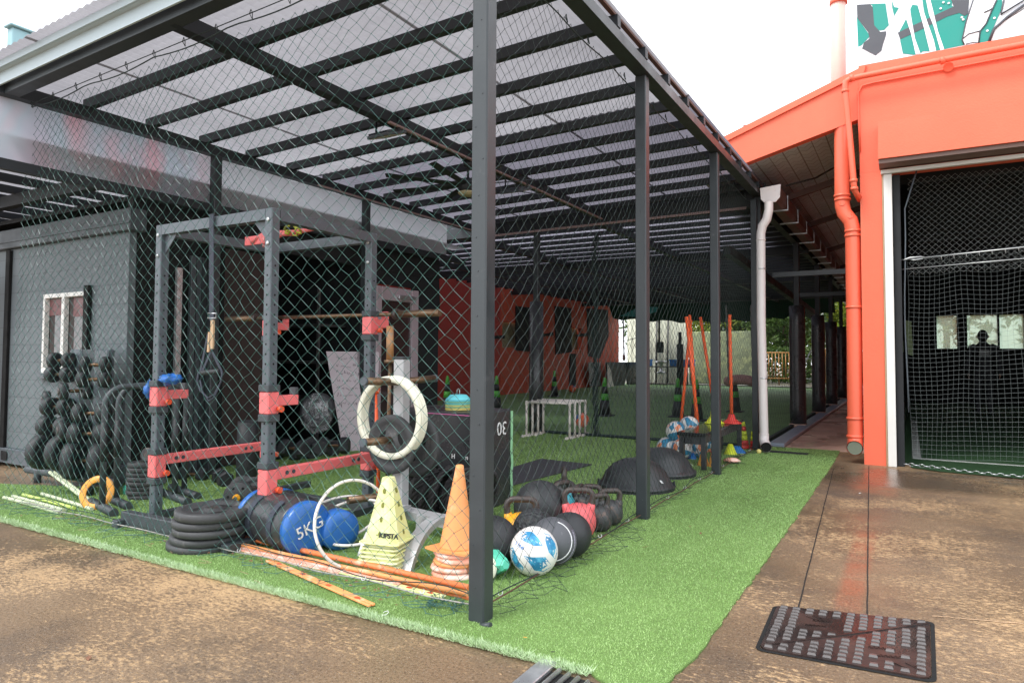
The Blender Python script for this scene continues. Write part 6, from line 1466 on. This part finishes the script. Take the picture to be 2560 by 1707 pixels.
def striped(px,py,bands,r_,lab):
    p=G(px,py); o=root('striped_cone',lab,'cone',p,0,'striped cones by the bench'); z=0; 
    n=len(bands); 
    for i,m_ in enumerate(bands):
        h=.055; ra=r_*(1-.12*i); rb=r_*(1-.12*(i+1)+.02); b=MB(); b.lathe([(ra,z),(rb,z+h-.001)],20,TR((p.x,p.y,0))); b.build('band',m_,o); z+=h
striped(1858,1122,['redplastic','redplastic','neon','neon','redplastic','neon'],.075,'tall red and yellow striped cone stack under the far end of the bench')
striped(1883,1124,['redplastic','redplastic','neon','neon'],.04,'slim red and yellow striped cone beyond the bench leg')
for px,py,m_,r_,h,l in ((1826,1136,'neon',.07,.12,'yellow marker cone under the bench right of the third post'),(1842,1132,'blueplastic',.10,.08,'blue marker cone under the bench'),(1758,1165,'ringyellow',.06,.14,'orange yellow cone under the near end of the bench'),(1730,1148,'blueplastic',.05,.07,'small blue marker by the near bench leg'),(1782,1168,'ringyellow',.045,.15,'amber cone left of the third post foot'),(1775,1130,'redplastic',.05,.16,'red cone hidden under the bench middle'),(1795,1150,'polered',.035,.28,'orange upright marker against the third post')):
    conebase(px,py,0,h,r_,m_,l,False)
for px,py,m_,l in ((1830,1152,'pinkstack','pale pink disc marker by the side net'),(1897,1128,'discyellow','small yellow ball shaped marker beside the white downpipe')):
    p=G(px,py,.03); b=MB(); b.lathe([(.05,0),(.09,.003),(.05,.03),(.001,.035)] if 'disc' in l else [(.001,-.028),(.02,-.02),(.03,0),(.02,.02),(.001,.028)],18,TR((p.x,p.y,0.03))); tag(b.build('marker',m_),l,'marker')
b=MB(); p=G(1742,1150); b.tube([p+Vector((0,0,.12)),p+Vector((.03,-.05,.09)),p+Vector((.08,-.12,.03)),p+Vector((.14,-.15,.02))],.009,6); tag(b.build('cord','rope'),'twisted white cord end by the near bench leg','cord')
# ================================================================ DELINEATORS in the field
def delin(px,py,lab,h=.72):
    p=G(px,py); r=root('traffic_cone',lab,'traffic cone',p,0,'black and green cones on the field')
    b=MB(); b.cbox(-.15,.15,-.15,.15,0,.03,.01); b.build('base','rubber',r,local=True)
    b=MB(); f=lambda z:.095*(1-z/h)+.022
    b.lathe([(f(.035),.036),(f(.30),.30)],18); b.lathe([(f(.42),.42),(f(.55),.55)],18); b.build('body','rubber',r,local=True)
    b=MB(); b.lathe([(f(.30)+.003,.301),(f(.42)+.003,.419)],18); b.lathe([(f(.55)+.003,.551),(f(h-.04)+.003,h-.03),(.012,h)],18); b.build('band','green_ref',r,local=True)
for px,py,l in ((1512,1040,'black and green cone standing behind the white hurdles on the right'),(1386,992,'black and green cone far back near the orange football'),(1695,1043,'black and green cone right of the second steel post'),(1742,1052,'black and green cone behind the crossing poles'),(1241,1030,'black and green cone just right of the corner post'),(1118,1032,'black and green cone seen above the disc marker stack'),(1838,1030,'black and green cone behind the rightmost pole')): delin(px,py,l)
# hanging white chain strings at the cage end
for a,c,l in (((1815,765),(1822,950),'pale plastic chain hanging left of the rightmost pole'),((1877,765),(1883,950),'pale plastic chain hanging left of the white downpipe')):
    o=chain([GY(a[0],a[1],9.3),GY(c[0],c[1],9.3)],'chain',None,.05,.009,'netwhite'); tag(o,l,'chain')
b=MB(); q0=GY(1810,957,14.); q1=GY(1888,955,14.); b.tube([q0+(q1-q0)*(i/12)+Vector((0,0,.06*math.sin(i/12*PI))) for i in range(13)],[.03]+[.10]*11+[.03],10); tag(b.build('rolled_mat',pm('pink_white_roll',(.45,.25,.22),.7,0,.5,9,.2)),'pinkish rolled mat lying across the field by the downpipe','rolled mat')
# ================================================================ MANHOLE COVER, DRAIN, LITTER
MC=root('manhole_cover','wet rusty cast iron access cover with raised lugs set in the brown concrete','manhole cover',(-.23,3.0,0))
C4=[G(1897,1624),G(2330,1703),G(2326,1557),G(1942,1517)]   # near-left, near-right, far-right, far-left
def bil(u,v,z=0): p=(C4[0]*(1-u)+C4[1]*u)*(1-v)+(C4[3]*(1-u)+C4[2]*u)*v; return Vector((p.x,p.y,z))
def rr(m,z,n=6,rad=.06):
    out=[]
    for cu,cv,a0 in ((1,0,-PI/2),(1,1,0),(0,1,PI/2),(0,0,PI)):
        for i in range(n):
            a=a0+(PI/2)*i/(n-1); out.append(bil((1-m-rad if cu else m+rad)+rad*math.cos(a),(1-m-rad if cv else m+rad)+rad*math.sin(a),z))
    return out
def ringmesh(b,o_,i_):
    n=len(o_); b.add(o_+i_,[(k,(k+1)%n,n+(k+1)%n,n+k) for k in range(n)])
b=MB(); ringmesh(b,rr(-.025,.003),rr(.0,.004)); b.build('gap_dirt','hole',MC)
b=MB(); o_=rr(.004,.0035); i_=rr(.004,.009); n=len(o_); b.add(o_+i_,[(k,(k+1)%n,n+(k+1)%n,n+k) for k in range(n)]+[tuple(range(n,2*n))]); b.build('cover_plate','cover',MC)
b=MB()
def lug(u,v,du=.027,dv=.015,h=.008):
    vs=[bil(u+a*du,v+c*dv,.0093) for a,c in ((-1,-1),(1,-1),(1,1),(-1,1))]+[bil(u+a*du*.8,v+c*dv*.7,.0093+h) for a,c in ((-1,-1),(1,-1),(1,1),(-1,1))]
    b.add(vs,[(4,5,6,7),(0,1,5,4),(1,2,6,5),(2,3,7,6),(3,0,4,7)])
for i in range(11):
    for j in range(14):
        u=.055+i*.089; v=.05+j*.0695
        if abs(v-(.93-.86*(1-u)*1.0))<.035 and False: continue
        if abs((v-.06)-(u)*.88)<.045: continue
        if (.22<u<.45 and .52<v<.86) or (.62<u<.9 and .08<v<.45 and (i+j)%3): continue
        lug(u+rng.normal()*.002,v)
b.build('raised_pattern',pm('wet_glint_lug_metal',(.15,.135,.13),.22,.5,.3,9,.1),MC)  # wet reflection put into the lugs' paler colour
b=MB(); a=bil(.03,.06,.010); c=bil(.99,.94,.010); b.bar(a,c,.010,.006); b.build('diagonal_rib','cover',MC)
for u,v,L_,n_ in ((.33,.72,.12,9),(.30,.60,.14,11),(.72,.34,.16,12),(.76,.22,.15,11)):
    b=MB()
    for k in range(n_):
        x=u-L_/2+L_*k/n_; h_=.016
        for (a_,b_2) in (((x,v-h_),(x+.006,v+h_)),((x,v-h_*(k%2)),(x+.009,v+h_*(1-k%2)))): b.bar(bil(a_[0],a_[1]+(k*.002),.0105),bil(b_2[0],b_2[1]+(k*.002),.0105),.003,.003)
    b.build('cast_lettering','cover',MC)
for u,v in ((.22,.80),(.26,.83),(.31,.78),(.80,.14),(.86,.17),(.9,.13)): b=MB(); b.bar(bil(u,v,.011),bil(u+.06,v-.05,.011),.008,.004); b.build('cast_arrow','cover',MC)
DG=root('drain_grate','galvanised channel drain grate at the corner of the turf','drain grate',(-.95,2.1,0))
A=Vector((-1.075,2.215,0)); 
b=MB(); b.cbox(-1.16,-1.095,1.55,2.20,.0,.016,.003); b.build('edge_bar','galv',DG); b=MB(); b.cbox(-.74,-.72,1.55,2.10,.0,.016,.003); b.build('edge_bar','galv',DG)
b=MB(); b.box(-1.095,-.74,1.55,2.15,.001,.003); b.build('dark_channel','hole',DG)
for k in range(9):
    x=-1.068+k*.040; b=MB(); b.tube([(x,1.6,.010),(x+.002,2.16-.01*k,.010)],.0085,8); b.build('bar','galv',DG)
# strip of black grate by the downpipe
b=MB(); b.cbox(-1.42,-1.0,8.30,8.42,.009,.018,.003); tag(b.build('black_drain_strip','rubber'),'narrow black drain strip in the turf beside the white downpipe','drain')
def leaf(px,py,s,rz,mat,lab,z=.02):
    p=G(px,py,z); pts=[(-1,0),(-.5,.25),(-.2,.55),(.0,.25),(.35,.6),(.4,.2),(1,.15),(.5,-.05),(.6,-.5),(.1,-.22),(-.3,-.5),(-.45,-.15)]
    b=MB(); T=Matrix.Translation(p)@Euler((R(rng.uniform(-15,15)),R(rng.uniform(-15,15)),rz)).to_matrix().to_4x4(); vs=[T@Vector((x*s,y*s,.15*s*(abs(y)))) for x,y in pts]; vs+=[v+Vector((0,0,-.001)) for v in vs]; n=len(pts)
    b.add(vs,[tuple(range(n)),tuple(range(2*n-1,n-1,-1))]+[(i,n+i,n+(i+1)%n,(i+1)%n) for i in range(n)]); return tag(b.build('fallen_leaf',mat),lab,'leaf','fallen leaves')
leaf(1614,1366,.020,.4,'leafbrown','curled brown leaf on the turf strip, largest right of the football')
leaf(1752,1332,.014,1.4,'leafbrown','small brown leaf on the turf strip between the second and third posts',)
leaf(1725,1315,.010,1.0,'leafbrown','tiny brown leaf further up the turf strip')
leaf(222,1643,.018,2.6,'leafbrown','dark red brown leaf on the concrete at lower left',.006)
leaf(1313,1592,.009,.2,'ringyellow','yellow leaf bit on the turf near the corner post')
leaf(1382,1628,.010,.9,'ink','dark leaf crumb on the turf near the drain grate')
leaf(2150,1232,.014,.9,'white','white paper scrap on the wet concrete below the doorway',.006)
leaf(1512,1306,.012,.3,'white','pale scrap on the turf strip beside the kettlebells')
leaf(610,1600,.0,.3,'leafbrown','x') if False else None
# litter along the front edge: many tiny crumbs and twigs
b=MB()
for k in range(260):
    x=rng.uniform(-6.0,-1.9); y=2.44+abs(rng.normal())*-.07+.04; s=rng.uniform(.004,.014); a=rng.uniform(0,6.28); z=.022
    c,s_=math.cos(a)*s,math.sin(a)*s; b.add([Vector((x-c,y-s_,z)),Vector((x+s_*.5,y-c*.5,z+.004)),Vector((x+c,y+s_,z+.002)),Vector((x-s_*.4,y+c*.4,z+.001))],[(0,1,2,3)])
tag(b.build('leaf_litter','leafbrown'),'scattered brown leaf crumbs along the front net',None,None,'stuff')
b=MB()
for k in range(22):
    x=rng.uniform(-4.6,-1.9); y=rng.uniform(2.05,2.32); a=rng.uniform(-.5,.5); p=Vector((x,y,.018 if y>2.19 else .005)); pts=[p]
    for i in range(4): a+=rng.normal()*.4; pts.append(pts[-1]+Vector((math.cos(a)*.022,math.sin(a)*.012,rng.uniform(-.001,.003))))
    b.tube(pts,.0013,4)
tag(b.build('twigs','twig'),'thin dry twigs scattered along the front edge of the turf',None,None,'stuff')
b=MB(); p=G(958,1530,.02); b.tube([p,p+Vector((.015,.012,.006)),p+Vector((.03,.0,.006)),p+Vector((.032,-.02,.003)),p+Vector((.02,-.03,.002))],.0016,5); tag(b.build('plastic_loop','white'),'thin white plastic loop on the front turf edge','plastic loop')
